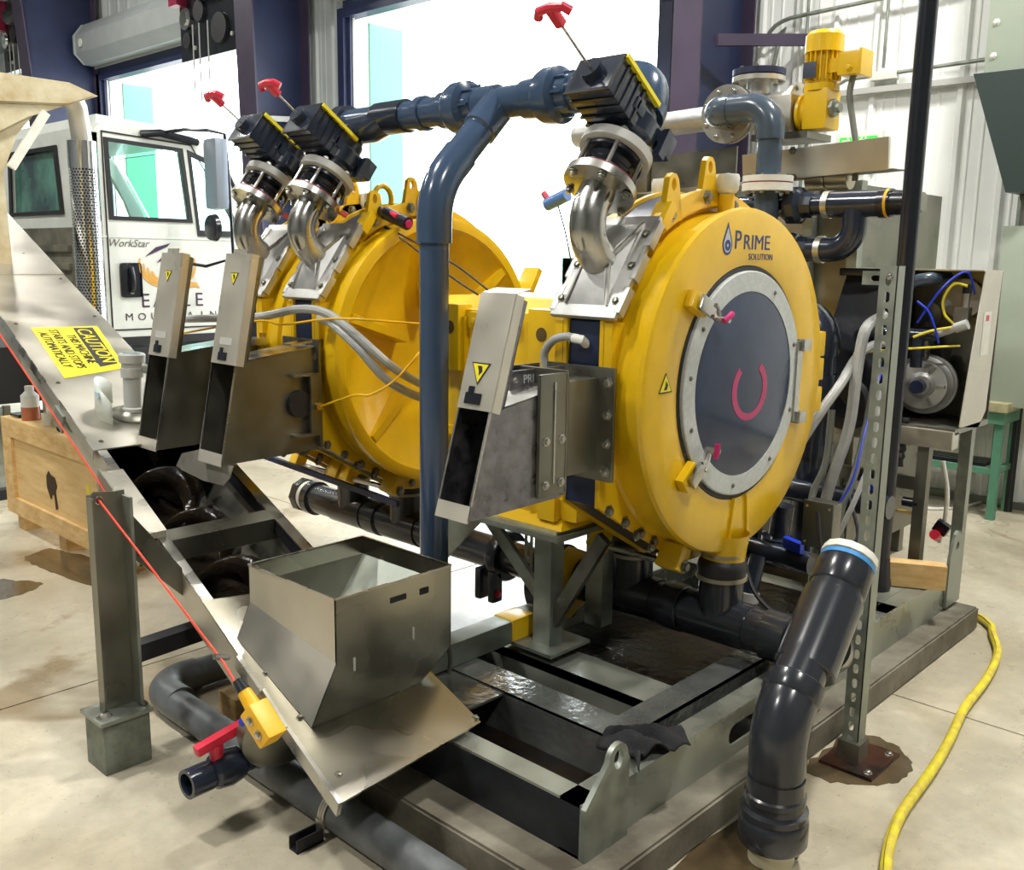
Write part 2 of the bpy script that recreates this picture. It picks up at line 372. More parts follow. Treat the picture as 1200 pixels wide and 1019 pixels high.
def door(n, y0, y1, oz=-.5):
    h = 4.27
    d = T('door_%d' % n, 'x', 'door', (XW, (y0+y1)/2, 0)); del d['label']; del d['category']; d['kind'] = 'structure'
    for y, s in ((y0, -1), (y1, 1)):
        part('jamb_channel', MB().box((XW-.10, y, 0), (XW+.06, y+s*.11, h+.1)), DNAVY, d)
        part('guide_track', MB().box((XW-.05, y-s*.06, 0), (XW+.0, y-s*.0, h)), DNAVY, d)
        part('jamb_trim', MB().box((XW-.02, y-s*.075, 0), (XW+.01, y-s*.06, h)), LGR, d)
    part('header_channel', MB().box((XW-.10, y0, h), (XW+.06, y1, h+.17)), DNAVY, d)
    part('header_trim', MB().box((XW-.12, y0-.1, h+.17), (XW+.03, y1+.1, h+.21)), LGR, d)
    part('outer_reveal', MB().box((XW+.26, y1-.02, 0), (XW+.75, y1+.12, h)), MINT, d)
    # roll-up coil hood
    yh0, yh1 = y0-.15, y1+.05; P = [(XW-.02, 0, h+.2), (XW-.28, 0, h+.2), (XW-.42, 0, h+.34), (XW-.42, 0, h+.60), (XW-.28, 0, h+.78), (XW-.02, 0, h+.78)]
    part('coil_hood', MB().prism([(x, yh0, z) for x, _, z in P], (0, yh1-yh0, 0)), HOOD, d)
    part('end_plate', MB().prism([(x-.02*(x < XW-.1), yh1, z) for x, _, z in P], (0, .03, 0)), HOOD, d)
    part('round_decal', MB().cyl((XW-.45, yh1-.06, h+.36), (XW-.636, yh1-.06, h+.36), .0)if 0 else MB().lathe((XW-.43, yh1-.22, h+.47), (-1, 0, 0), [(0, 0), (0, .06), (.012, .06), (.012, 0)], 20), WHT, d)
    part('bottom_bar', MB().box((XW-.12, yh0, h+.20), (XW-.04, yh1, h+.25)), WHT, d)
    # chain operator at the right-hand end
    ob, oh = y0-.85, h+oz
    op = T('door_operator', {1: 'black motorised chain operator above the right end of the widest opening', 2: 'black motorised chain operator with hanging chains between the grey hood and the purple column', 3: 'black motorised chain operator with a maroon case at the top left corner'}[n], 'door opener', (XW-.5, ob+.6, oh+.3), 'roll-up door operators')
    part('frame_plate', MB().box((XW-.72, ob, oh+.22), (XW-.56, ob+1.3, oh+1.3)), BLKG, op)
    for a, b, r in ((.35, .5, .17), (.8, .75, .12), (1.1, .45, .09)): part('sprocket', MB().cyl((XW-.76, ob+a, oh+b), (XW-.72, ob+a, oh+b), r, 24), BLK, op)
    for a, b in ((.1, .4), (.1, .95), (1.2, .9), (.6, 1.0), (.95, .35)): part('set_screw', MB().cyl((XW-.74, ob+a, oh+b), (XW-.72, ob+a, oh+b), .025, 10), LGR, op)
    part('motor', MB().cyl((XW-.78, ob+.2, oh+1.0), (XW-.78, ob+.8, oh+1.0), .12), BLK, op)
    part('red_gearcase', MB().box((XW-.86, ob+1.12, oh+.85), (XW-.6, ob+1.32, oh+1.3), .01), mat('maroon_case', (.24, .01, .04), .4), op)
    part('coil_hub', MB().lathe((XW-.72, ob+1.1, oh+.70), (-1, 0, 0), [(0, 0), (0, .13), (.05, .13), (.05, .08), (.07, .08), (.07, 0)], 24), CHROME, op)
    for a in (.55, .75, .9) if n != 1 else (): part('pull_chain', MB().tube([(XW-.78, ob+a, oh+.6), (XW-.78, ob+a, oh-.30)], .008, 6), LGR, op)
    return d
door(1, 4.93, 9.23); door(2, 11.25, 15.4); door(3, 17.0, 21.3, .02)
def window(n, y0, y1, z0, z1):
    w = struct('window_%d' % n, MB().box((XW-.01, y0, z0), (XW+.02, y1, z1)), TRANS)
    part('window_frame', MB().box((XW-.03, y0-.02, z0-.04), (XW+.01, y1+.02, z0)), LGR, w)
window(1, 12.75, 13.45, 4.62, 6.6); window(2, 17.6, 18.6, 5.15, 6.8)
def column(y, flg_w, xt, xb, nm='steel_column'):
    """tapered wide-flange column in front of the wall, web facing the camera side"""
    c = struct(nm, MB().hexa([(xb, y-.01, 0), (XW-.1, y-.01, 0), (XW-.1, y+.01, 0), (xb, y+.01, 0), (xt, y-.01, 7), (XW-.1, y-.01, 7), (XW-.1, y+.01, 7), (xt, y+.01, 7)]), DNAVY)
    part('front_flange', MB().hexa([(xb-.02, y-flg_w/2, 0), (xb, y-flg_w/2, 0), (xb, y+flg_w/2, 0), (xb-.02, y+flg_w/2, 0), (xt-.02, y-flg_w/2, 7), (xt, y-flg_w/2, 7), (xt, y+flg_w/2, 7), (xt-.02, y+flg_w/2, 7)]), PURP, c)
    part('rear_flange', MB().box((XW-.1, y-flg_w/2, 0), (XW-.08, y+flg_w/2, 7)), PURP, c)
    return c
cA = column(15.6, .34, 5.8, 6.35); cB = column(10.08, .36, 6.22, 6.38); cC = column(4.18, .24, 6.28, 6.28)
part('brace_bar', MB().beam((6.35, 3.98, 3.22), (7.08, 3.60, 3.29), .05, .08), PURP, cC)
part('brace_bar', MB().beam((6.45, 10.0, 3.19), (7.02, 9.92, 3.23), .05, .06), LGR, cB)
struct('baseboard_back', MB().box((XW-.01, -3.6, 0), (XW+.03, 4.9, .05)), GALV)
struct('wall_far', MB().box((-6.2, 22, 0), (XW, 22.2, 7)), WALLG)
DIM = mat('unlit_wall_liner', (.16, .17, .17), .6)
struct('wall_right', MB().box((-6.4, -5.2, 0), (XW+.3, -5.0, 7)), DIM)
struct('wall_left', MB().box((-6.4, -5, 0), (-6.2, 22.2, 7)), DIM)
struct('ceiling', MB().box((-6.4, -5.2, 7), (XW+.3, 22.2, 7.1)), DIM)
# conduits on the wall
cn = T('wall_conduit', 'thin grey electrical conduit bending across the white ribbed wall', 'conduit', (XW-.03, 3.6, 3.4))
part('conduit_tube', MB().tube(arc((XW-.05, 3.98, 1.9), (XW-.05, 3.98, 3.38), (XW-.05, 3.75, 3.46), 6)[:-1]+arc((XW-.05, 3.98, 3.30), (XW-.05, 3.97, 3.47), (XW-.05, 3.7, 3.47), 6)+[V((XW-.05, 1.4, 3.56))], .016, 10), GALV, cn)
part('conduit_tube', MB().tube(arc((XW-.05, 3.62, 2.0), (XW-.05, 3.62, 2.92), (XW-.05, 3.3, 2.97), 6)+[V((XW-.05, 1.4, 3.02))], .014, 10), GALV, cn)
part('conduit_tube', MB().tube([(XW-.05, 3.64, 2.3), (XW-.05, 3.64, 3.5), (XW-.05, 3.66, 4.4)], .012, 8), GALV, cn)
part('conduit_tube', MB().tube([(XW-.06, 3.03, 3.6), (XW-.06, 3.03, 3.02)], .012, 8), GALV, cn)
part('strut_channel', MB().box((XW-.05, 2.2, 2.86), (XW-.0, 3.55, 2.90)), LGR, cn)
part('junction_cover', MB().box((XW-.07, 2.93, 2.94), (XW, 3.12, 3.0), .005), WHT, cn)
ex = T('exit_sign', 'white exit sign with lit green letters on the ribbed wall', 'sign', (XW, 3.1, 2.45))
part('housing', MB().box((XW-.05, 3.0, 2.40), (XW, 3.36, 2.60), .02), WHT, ex)
text('EXIT', .17, (XW-.052, 3.33, 2.445), (0, -1, 0), (0, 0, 1), EXITG, ex, 'exit_letters', sx=.85)
# electrical cabinet at right edge
ec = T('electrical_cabinet', 'sage green wall cabinet cut off by the right edge of the picture', 'cabinet', (6.9, 1.9, .7))
part('upper_cabinet', MB().box((6.72, 1.2, 2.83), (7.05, 2.24, 4.2), .005), SAGE, ec)
part('lower_cabinet', MB().box((6.72, 1.2, .75), (7.05, 2.03, 1.9), .005), SAGE, ec)
part('dark_hopper', MB().hexa([(6.6, 1.9, 2.1), (7.0, 1.9, 2.1), (7.0, 2.0, 2.1), (6.6, 2.0, 2.1), (6.6, 1.2, 2.83), (7.0, 1.2, 2.83), (7.0, 2.26, 2.83), (6.6, 2.26, 2.83)]), mat('dark_green_steel', (.02, .035, .03), .4), ec)
for z in (2.95, 3.15, 3.4, 3.65): bolt(ec, (6.72, 2.19, z), (-1, 0, 0), .014, WHT, 'screw')
part('flex_conduit', MB().tube(spline([(6.8, 1.97, 2.15), (6.8, 1.93, 1.95), (6.8, 1.94, 1.7)]), .018), SSD, ec)
part('conduit', MB().tube([(7.0, 2.02, 0.1), (7.0, 2.02, 2.1)], .02), GALV, ec)
part('conduit', MB().tube([(7.0, 1.9, 0.0), (7.0, 1.9, .75)], .03), BLKT, ec)

# ------------------------------------------------------------------ workbench
wb = T('workbench', 'green steel workbench with a tan board against the white wall', 'workbench', (6.85, 2.25, 0))
part('bench_top', MB().box((6.62, 1.86, .72), (7.04, 3.3, .78), .01), TAN, wb)
part('top_rail', MB().box((6.64, 1.88, .64), (7.02, 3.28, .72)), GRN, wb)
for x, y in ((6.68, 1.91), (7.0, 1.91), (6.98, 2.65), (6.68, 3.2)): part('leg', MB().box((x-.025, y-.025, 0), (x+.025, y+.025, .64)), GRN, wb)
part('shelf_rail', MB().box((6.66, 1.9, .30), (6.69, 3.2, .34)), GRN, wb); part('shelf_rail', MB().box((6.68, 1.9, .30), (7.0, 1.93, .34)), GRN, wb)
for k, w_ in enumerate(('nearest the room', 'second from the room', 'third from the room', 'nearest the wall')): one('angle_bar', MB().box((6.70+.06*k, 1.98, .341), (6.74+.06*k, 3.15, .365)), BLKG, 'black steel bar on the shelf of the green bench, '+w_, 'steel bar', 'steel bars on the bench shelf')
cu = T('steel_bottle', 'shiny steel bottle standing on the green workbench', 'bottle', (6.9, 2.2, .78))
part('body', MB().lathe((6.86, 2.17, .781), (0, 0, 1), [(0, 0), (0, .045), (.19, .045), (.21, .03), (.22, .03), (.22, 0)], 20), CHROME, cu)
part('cap', MB().cyl((6.86, 2.17, 1.0), (6.86, 2.17, 1.025), .026, 16), WHT, cu)

# ------------------------------------------------------------------ skid frame
sk = T('skid_frame', 'stainless channel skid frame carrying the yellow presses on the concrete pad', 'frame', (3.1, 1.9, .107))
zb, zt = .107, .262
def channel_x(y, x0, x1, s, name, m=SKID, holes=()):
    """C channel along x, web at y, flanges to side s"""
    hp = [slot_pts((c, y, (zb+zt)/2-.005), (0, 0, 1), (1, 0, 0), .034, .10) for c in holes]
    mb = MB().plate([(x0, y, zb), (x1, y, zb), (x1, y, zt), (x0, y, zt)], hp, (0, .008*s, 0))
    mb.box((x0, y+s*.008, zt-.008), (x1, y+s*.075, zt)); mb.box((x0, y+s*.008, zb), (x1, y+s*.075, zb+.008)); return part(name, mb, m, sk)
channel_x(1.413, 1.795, 4.50, 1, 'side_channel', holes=(2.66,))
channel_x(2.47, 1.795, 4.50, -1, 'side_channel')
part('end_channel', MB().box((1.795, 1.42, zt-.008), (1.87, 2.46, zt)), SKID, sk)
part('end_web', MB().box((1.795, 1.42, zb), (1.803, 2.46, zt-.008)), SHADED, sk, 'end web with shade put into its dark colour')
mb = MB().box((4.492, 1.42, zb), (4.50, 2.46, zt)).box((4.42, 1.42, zt-.008), (4.5, 2.46, zt)); part('end_channel', mb, SKID, sk)
part('cross_channel', MB().box((2.14, 1.49, zt-.008), (2.262, 2.46, zt+.002)).box((2.14, 1.49, zb), (2.148, 2.46, zt)), SKIDW, sk, 'cross channel wet and glistening')
part('inner_channel', MB().box((2.262, 1.545, zt-.008), (3.02, 1.655, zt)).box((2.262, 1.545, zb), (3.02, 1.553, zt)), SKIDW, sk, 'inner channel with wet patches')
part('cross_channel', MB().box((2.45, 1.655, zt-.06), (2.62, 2.46, zt-.03)).box((2.45, 1.655, zb), (2.458, 2.46, zt-.03)), SKID, sk)
part('cross_channel', MB().box((3.02, 1.42, zt-.008), (3.13, 2.46, zt)), SKID, sk)
part('cross_channel', MB().box((3.75, 1.42, zt-.008), (3.86, 2.46, zt)), SKID, sk)
part('deck_plate', MB().box((3.30, 1.49, zt-.004), (4.42, 1.62, zt)), SKID, sk)
part('deck_plate', MB().box((1.87, 2.02, zt-.012), (2.14, 2.40, zt-.004)), SKIDW, sk)
part('drip_tray', MB().box((1.87, 1.42, .112), (4.42, 2.46, .118)), MUD, sk)
def lug(x0, x1, y, z0, z1, xc, s=-1):
    pts = [(x0, y, z0), (x1, y, z0), (x1, y, z0+(z1-z0)*.80)]
    R = .042
    pts += [(xc+R*cos(t), y, z1-R+R*sin(t)) for t in [pi*i/8 for i in range(9)]] + [(x0, y, z0+(z1-z0)*.52)]
    return MB().plate(pts, [ring_pts((xc, y, z1-R-.002), (1, 0, 0), (0, 0, 1), .021, 14, .028)], (0, -.016, 0))
part('lifting_lug', lug(1.79, 1.975, 1.412, .107, .395, 1.925), GALV, sk)
part('lifting_lug', MB().plate([(4.38, 1.412, .125), (4.55, 1.412, .125), (4.55, 1.412, .36), (4.51, 1.412, .43)]+[(4.455+.042*cos(t), 1.412, .43+.042*sin(t)) for t in (1.0, 1.6, 2.4)]+[(4.38, 1.412, .36)], [ring_pts((4.46, 1.412, .40), (1, 0, 0), (0, 0, 1), .02, 12)], (0, -.014, 0)), GALV, sk)
# taped tube along the far side of the skid
tp = T('taped_tube', 'grey steel square tube with a yellow band lying along the far side of the skid', 'tube', (2.4, 2.32, .27))
part('tube_body', MB().box((1.95, 2.27, .263), (2.62, 2.36, .35), .012), GALV, tp)
part('yellow_band', MB().box((2.44, 2.266, .26), (2.56, 2.364, .354), .012), YEL2, tp)
part('end_collar', MB().box((2.56, 2.26, .263), (2.64, 2.37, .345), .01), LGR, tp)
one('clamp_rod', MB().tube(spline([(2.11, 2.25, .265), (2.10, 2.235, .33), (2.08, 2.24, .40), (2.09, 2.27, .41), (2.12, 2.275, .36)]), .008), SSD, 'thin bent steel rod standing against the taped tube', 'rod')
# rag
mb = MB(); N = 22; M_ = 12; rag = [[None]*M_ for _ in range(N)]
for i in range(N):
    for j in range(M_):
        u, w = i/(N-1), j/(M_-1); x = 2.02+.22*u+.05*sin(w*3); y = 1.40+.15*w+.03*sin(u*5)
        z = zt+.004+.034*abs(sin(u*9+w*4))*(.35+.65*sin(pi*u))+.012*sin(w*11+u*3)*sin(pi*w)**2+.012
        rag[i][j] = mb.bm.verts.new((x, y, z))
for i in range(N-1):
    for j in range(M_-1): mb.bm.faces.new((rag[i][j], rag[i+1][j], rag[i+1][j+1], rag[i][j+1]))
ro = one('rag', mb, CLOTH, 'crumpled black rag lying on the near edge of the skid frame', 'rag')
ro.modifiers.new('thickness', 'SOLIDIFY').thickness = .006

# ------------------------------------------------------------------ pedestals under gearbox
pd = T('gearbox_pedestal', 'grey steel pedestal with diagonal braces under the yellow gearbox', 'stand', (2.55, 2.25, .262))
part('top_plate', MB().box((2.40, 2.03, .705), (2.85, 2.62, .725)), GALV, pd)
part('wood_shim', MB().box((2.42, 2.05, .725), (2.6, 2.6, .735)), TAN, pd)
part('post', MB().box((2.50, 2.14, .262), (2.57, 2.22, .705)), GALV, pd)
part('post', MB().box((2.80, 2.14, .262), (2.87, 2.22, .705)), GALV, pd)
part('brace', MB().beam((2.53, 2.5, .70), (2.53, 2.21, .44), .05, .02, (1, 0, 0)), GALV, pd)
part('brace', MB().beam((2.53, 1.93, .72), (2.53, 2.15, .36), .05, .025, (1, 0, 0)), SSD, pd)
part('base_plate', MB().box((2.44, 2.08, .262), (2.66, 2.28, .274)), GALV, pd)
part('slotted_strut', MB().plate([(2.6, 2.36, .45), (2.6, 2.32, .45), (2.6, 2.32, .705), (2.6, 2.36, .705)], [slot_pts((2.6, 2.34, z), (0, 1, 0), (0, 0, 1), .008, .012) for z in (.5, .56, .62, .67)], (.004, 0, 0)), GALV, pd)
pe = T('side_bracket', 'grey triangular steel bracket behind the foot of the front chute', 'bracket', (2.6, 2.7, .4))
part('gusset', MB().prism([(2.52, 2.48, .70), (2.52, 2.80, .70), (2.52, 2.80, .38)], (.012, 0, 0)), GALV, pe)
part('upright', MB().box((2.50, 2.78, .107), (2.56, 2.84, .72)), GALV, pe)

# ------------------------------------------------------------------ rotary presses
XC, ZC = 2.96, 1.235
def outline(y, off=0):
    R = .645+off; P = [(2.378-off, y, .873-off*.3), (2.378-off, y, 1.46+off*.3), (2.60-off*.6, y, 1.77+off*.5)]
    a0, a1 = radians(122), radians(-101); n = 40
    return P+[(XC+R*cos(a0+(a1-a0)*i/n), y, ZC+R*sin(a0+(a1-a0)*i/n)) for i in range(n+1)]
eN = V((-.813, 0, .582)); eD = V((.582, 0, .813)); eY = V((0, 1, 0))
PLC = V((2.489, 0, 1.615))
def press(yc, lab, group, front):
    t = T('rotary_press', lab, 'press', (XC, yc, .6), group)
    part('channel_spacer', MB().prism(outline(yc-.064), (0, .128, 0)), NAVY, t)
    for s in (-1, 1):
        y0 = yc+s*.064
        fo = outline(y0, .012)
        part('flange', MB().prism(fo, (0, s*.020, 0), .003), YEL, t)
        # narrow cheek plate at the inlet side
        part('cheek_plate', MB().box((2.366, y0+s*.02, 1.31), (2.45, y0+s*.05, 1.46)), YEL, t)
        for a in (-96, -107, -118, -128) if s < 0 else ():
            bolt(t, (XC+.625*cos(radians(a)), y0+s*.02, ZC+.625*sin(radians(a))), (0, s, 0), .014, SSD)
        if s < 0:
            for q in ((.13, .80), (.22, .745), (.30, .70), (.04, .855)): bolt(t, (2.378+q[0], y0-.02, q[1]), (0, -1, 0), .014, SSD)
            bolt(t, (2.42, y0-.05, 1.33), (0, -1, 0), .014, SSD)
            for a in (118, 108, 98, 88, 78): bolt(t, (XC+.625*cos(radians(a)), y0-.02, ZC+.625*sin(radians(a))), (0, -1, 0), .013, SSD)
    # covers: lathe about y
    yf = yc-.084
    if front:
        prof = [(0, .585), (.012, .577), (.05, .578), (.10, .588), (.132, .596), (.145, .590), (.151, .572), (.151, .425), (.147, .405), (.118, .402), (.118, 0)]
        c = part('front_cover', MB().lathe((XC, yf, ZC), (0, -1, 0), prof, 72), YEL, t)
    else:
        prof = [(0, .585), (.012, .577), (.05, .580), (.11, .594), (.135, .592), (.142, .575), (.142, .545), (.125, .53), (.06, .30), (.05, .22), (.05, 0)]
        c = part('front_cover', MB().lathe((XC, yf, ZC), (0, -1, 0), prof, 72), YEL, t)
        for a in range(0, 360, 60):
            a = radians(a+42); d = V((cos(a), 0, sin(a))); w = V((-sin(a), 0, cos(a))); o = V((XC, yf, ZC))
            part('rib', MB().hexa([o+d*.2-w*.022-eY*.05, o+d*.2+w*.022-eY*.05, o+d*.55+w*.03-eY*.10, o+d*.55-w*.03-eY*.10, o+d*.2-w*.014-eY*.13, o+d*.2+w*.014-eY*.13, o+d*.53+w*.018-eY*.138, o+d*.53-w*.018-eY*.138]), YEL, t)
    if front:
        part('rear_cover', MB().prism([(XC+.60*cos(radians(a)), yc+.084, ZC+.60*sin(radians(a))) for a in range(118, -76, -6)], (0, .142, 0), .012), YEL, t)
    else:
        part('rear_cover', MB().lathe((XC, yc+.084, ZC), (0, 1, 0), [(0, .585), (.01, .577), (.03, .58), (.08, .590), (.095, .586), (.10, .575), (.10, 0)], 64), YEL, t)
    # outlets below the covers
    for s, yy in ((-1, yc-.235+.04), (1, yc+.20)) if front else ((1, yc+.02),):
        part('drain_outlet', MB().lathe((XC, yy, .70), (0, 0, -1), [(0, .088), (.05, .082), (.10, .077), (.145, .075), (.145, 0)], 28), YEL, t)
    # lifting ears on the top edge
    for k, ax in enumerate((-.30, -.09)):
        x = XC+ax; zz = ZC+sqrt(.64**2-ax**2)
        P = [(x-.085, yc-.088, zz-.03), (x+.065, yc-.088, zz-.02), (x+.045, yc-.088, zz+.085)]+[(x+.012+.028*cos(a), yc-.088, zz+.10+.028*sin(a)) for a in (.3, 1.1, 1.9, 2.7)]+[(x-.03, yc-.088, zz+.02)]
        part('lifting_ear', MB().plate(P, [ring_pts((x+.012, yc-.088, zz+.092), (1, 0, 0), (0, 0, 1), .013, 14, .020)], (0, -.022, 0)), YEL2, t)
        bolt(t, (x+.0, yc-.110, zz-.005), (0, -1, 0), .016, SSD)
    a0_, a1_ = radians(124), radians(84); n_ = 14
    so_ = [V((XC+.66*cos(a0_+(a1_-a0_)*i/n_), yc-.086, ZC+.66*sin(a0_+(a1_-a0_)*i/n_))) for i in range(n_+1)]+[V((XC+.60*cos(a1_+(a0_-a1_)*i/n_), yc-.086, ZC+.60*sin(a1_+(a0_-a1_)*i/n_))) for i in range(n_+1)]
    part('bolting_arc', MB().prism(so_, (0, -.024, 0), .003), YEL2, t)
    part('edge_block', MB().obox((2.625, yc-.10, 1.79), eD, eN, (0, 1, 0), (.045, .02, .03), .004), YEL2, t)
    # breather caps
    for dx, dy in ((.0, -.13), (.04, .16)) if front else ((.0, -.12), (-.1, .14)):
        z = ZC+sqrt(.6**2-dx*dx)
        v = part('breather_nozzle', MB().cyl((XC+dx, yc+dy, z-.03), (XC+dx, yc+dy, z+.04), .028), YEL2, t)
        part('breather_cap', MB().lathe((XC+dx, yc+dy, z+.045), (0, 0, 1), [(-.012, 0), (-.012, .024), (0, .024), (0, .032), (.012, .04), (.05, .042), (.062, .038), (.066, 0)], 24), WHT, v)
    # inlet plate on the diagonal corner
    o = PLC+eY*yc
    ip = part('inlet_plate', MB().obox(o+eN*.022, eD, eY, eN, (.192, .130, .010), .006), CAST, t)
    for k in range(3):
        for s in (-1, 1): part('edge_tab', MB().obox(o+eN*.018+eD*(-.125+.125*k)+eY*s*.128, eD, eY, eN, (.048, .012, .016), .004), CAST, ip)
    for k in (-.13, 0, .12):
        for s in (-1, 1): bolt(ip, o+eN*.032+eD*k+eY*s*.108, eN, .011, SSD)
    # cast tapering throat
    b = lambda a, y, h: o+eD*a+eY*y+eN*h
    th = MB()
    th.hexa([b(-.155, -.075, .03), b(-.155, .075, .03), b(.165, .075, .03), b(.165, -.075, .03), b(-.05, -.045, .068), b(-.05, .045, .068), b(.05, .045, .068), b(.05, -.045, .068)])
    part('throat', th, CAST, ip)
    for s in (-1, 1):
        part('throat_rib', MB().beam(b(-.15, s*.082, .034), b(-.02, s*.052, .070), .007, .012, eN), SS, ip)
        part('throat_rib', MB().beam(b(.16, s*.082, .034), b(.02, s*.052, .070), .007, .012, eN), SS, ip)
    # bottom foot blocks and tie rod
    part('foot_block', MB().obox((2.75, yc-.12, .635), (1, 0, -.55), (0, 1, 0), (.55, 0, 1), (.03, .045, .045), .006), YEL2, t)
    part('foot_block', MB().obox((2.75, yc+.20, .635), (1, 0, -.55), (0, 1, 0), (.55, 0, 1), (.03, .03, .045), .006), YEL2, t)
    part('tie_rod', MB().cyl((2.75, yc-.17, .61), (2.75, yc+.26, .61), .012, 12), SS, t)
    bolt(t, (2.752, yc-.166, .61), (0, -1, 0), .016, SSD)
    return t
p1 = press(1.915, 'yellow rotary drum press in front with the round dark access window', 'rotary presses', True)
p2 = press(3.43, 'yellow rotary drum press in the middle, behind the tall blue-grey standpipe', 'rotary presses', False)
p3 = press(3.85, 'yellow rotary drum press farthest back, mostly hidden by the middle press', 'rotary presses', False)

# --- front press: window, ring, latches, logo
YF = 1.915-.084-.150
aw = part('access_window', MB().lathe((XC, YF+.004, ZC), (0, -1, 0), [(0, .318), (0, .387), (.012, .387), (.015, .383), (.015, .318), (0, .318)], 72), RING, p1, 'galvanised ring of the round access window')
part('window_glass', MB().lathe((XC, YF-.006, ZC), (0, -1, 0), [(0, 0), (0, .318), (.002, .318), (.004, .31), (.004, 0)], 64), GLASS, aw, 'dark glass of the access window')
part('rubber_seal', MB().lathe((XC, YF+.012, ZC), (0, -1, 0), [(0, .386), (0, .403), (.010, .403), (.010, .386), (0, .386)], 64), BLK, aw)
for a in (20, 62, 145, 172, 200, 228, 262, 305, 340): bolt(aw, (XC+.352*cos(radians(a)), YF-.011, ZC+.352*sin(radians(a))), (0, -1, 0), .006, SSD, 'screw')
# magenta arrow mark on the glass
cA_ = V((XC+.03, YF-.0105, ZC-.02)); pts = []; 
for i in range(25):
    a = radians(132+282*i/24); pts.append(cA_+V((cos(a)*.120, 0, sin(a)*.088+.02*sin(a))))
for i in range(24, -1, -1):
    a = radians(132+282*i/24); pts.append(cA_+V((cos(a)*.088, 0, sin(a)*.064+.02*sin(a))))
part('rotation_arrow', MB().prism([p for p in pts], (0, -.001, 0)), mat('magenta_print', (.42, .015, .12), .3), aw, 'magenta open-ended rotation mark on the glass')
def latch(x, z, ang):
    q = lambda dx, dz, dy=0: V((x+dx*cos(ang)-dz*sin(ang), YF-.001-dy, z+dx*sin(ang)+dz*cos(ang)))
    e1 = V((cos(ang), 0, sin(ang))); e3 = V((-sin(ang), 0, cos(ang)))
    l = part('toggle_latch', MB().obox(q(0, 0, .018), e1, (0, 1, 0), e3, (.045, .016, .028), .004), YEL2, p1, 'toggle latch on the window ring')
    part('latch_plate', MB().obox(q(.02, 0, .045), e1, (0, 1, 0), e3, (.045, .007, .024), .003), SS, l)
    part('latch_arm', MB().beam(q(.05, .02, .052), q(.115, .012, .035), .012, .010, (0, 1, 0)).beam(q(.05, -.02, .052), q(.115, -.008, .035), .012, .010, (0, 1, 0)), SS, l)
    part('latch_bolt', MB().cyl(q(.125, 0, .02), q(.125, 0, .07), .010, 10), SS, l)
    part('latch_grip', MB().tube([q(.105, -.012, .062), q(.12, .008, .068), q(.135, .026, .066)], .010, 8), PINK, l, 'magenta latch grip')
latch(XC-.345, ZC+.285, radians(-25)); latch(XC-.35, ZC-.27, radians(38))
for z in (ZC+.115, ZC-.155):
    part('hinge_block', MB().box((XC+.375, YF-.032, z-.022), (XC+.43, YF-.001, z+.022), .003), SS, p1)
part('hinge_strap', MB().box((XC+.355, YF-.018, ZC-.17), (XC+.392, YF-.008, ZC+.13)), SS, p1)
part('weld_rib', MB().beam((XC-.02, YF-.004, ZC-.40), (XC-.055, YF-.004, ZC-.59), .012, .012, (0, 1, 0)).beam((XC+.06, YF-.004, ZC-.40), (XC+.085, YF-.004, ZC-.59), .010, .010, (0, 1, 0)), YEL, p1)
text('P', .088, (2.848, YF-.0015, 1.692), (1, 0, 0), (0, 0, 1), TXTB, p1, 'logo_lettering', sx=1.05)
text('RIME', .070, (2.905, YF-.0015, 1.692), (1, 0, 0), (0, 0, 1), TXTB, p1, 'logo_lettering', sx=1.22)
text('SOLUTION', .030, (2.945, YF-.0015, 1.658), (1, 0, 0), (0, 0, 1), TXTB, p1, 'logo_lettering', sx=1.12)
DC = V((2.806, YF-.001, 1.705))
dr = [(DC.x+.030*cos(radians(a)), YF-.001, DC.z+.034*sin(radians(a))) for a in range(150, 391, 20)]+[(DC.x, YF-.001, DC.z+.072)]
part('drop_emblem', MB().prism(dr, (0, -.001, 0)), TXTB, p1)
part('drop_emblem', MB().prism([DC+(V(p_)-DC)*.76 for p_ in dr], (0, -.0016, 0)), RING, p1)
part('drop_emblem', MB().lathe((DC.x+.001, YF-.0025, DC.z-.002), (0, -1, 0), [(0, .006), (0, .018), (.0008, .018), (.0008, .006), (0, .006)], 16), TXTB, p1)
hazard(p1, (XC-.475, YF-.002, ZC+.035), (1, 0, 0), (0, 0, 1), .036)
# yellow clamp blocks at the right rear edge of the front press
for z, h in ((ZC+.10, .05), (ZC+.0, .045), (ZC-.12, .05)):
    part('clamp_block', MB().box((XC+.615, 1.72, z-h), (XC+.70, 1.80, z+h), .012), YEL2, p1)
part('clamp_block', MB().cyl((XC+.66, 1.86, ZC+.08), (XC+.66, 1.86, ZC+.2), .035), YEL2, p1)
part('edge_strap', MB().box((XC+.60, 1.76, ZC-.2), (XC+.63, 1.80, ZC+.1)), SS, p1)

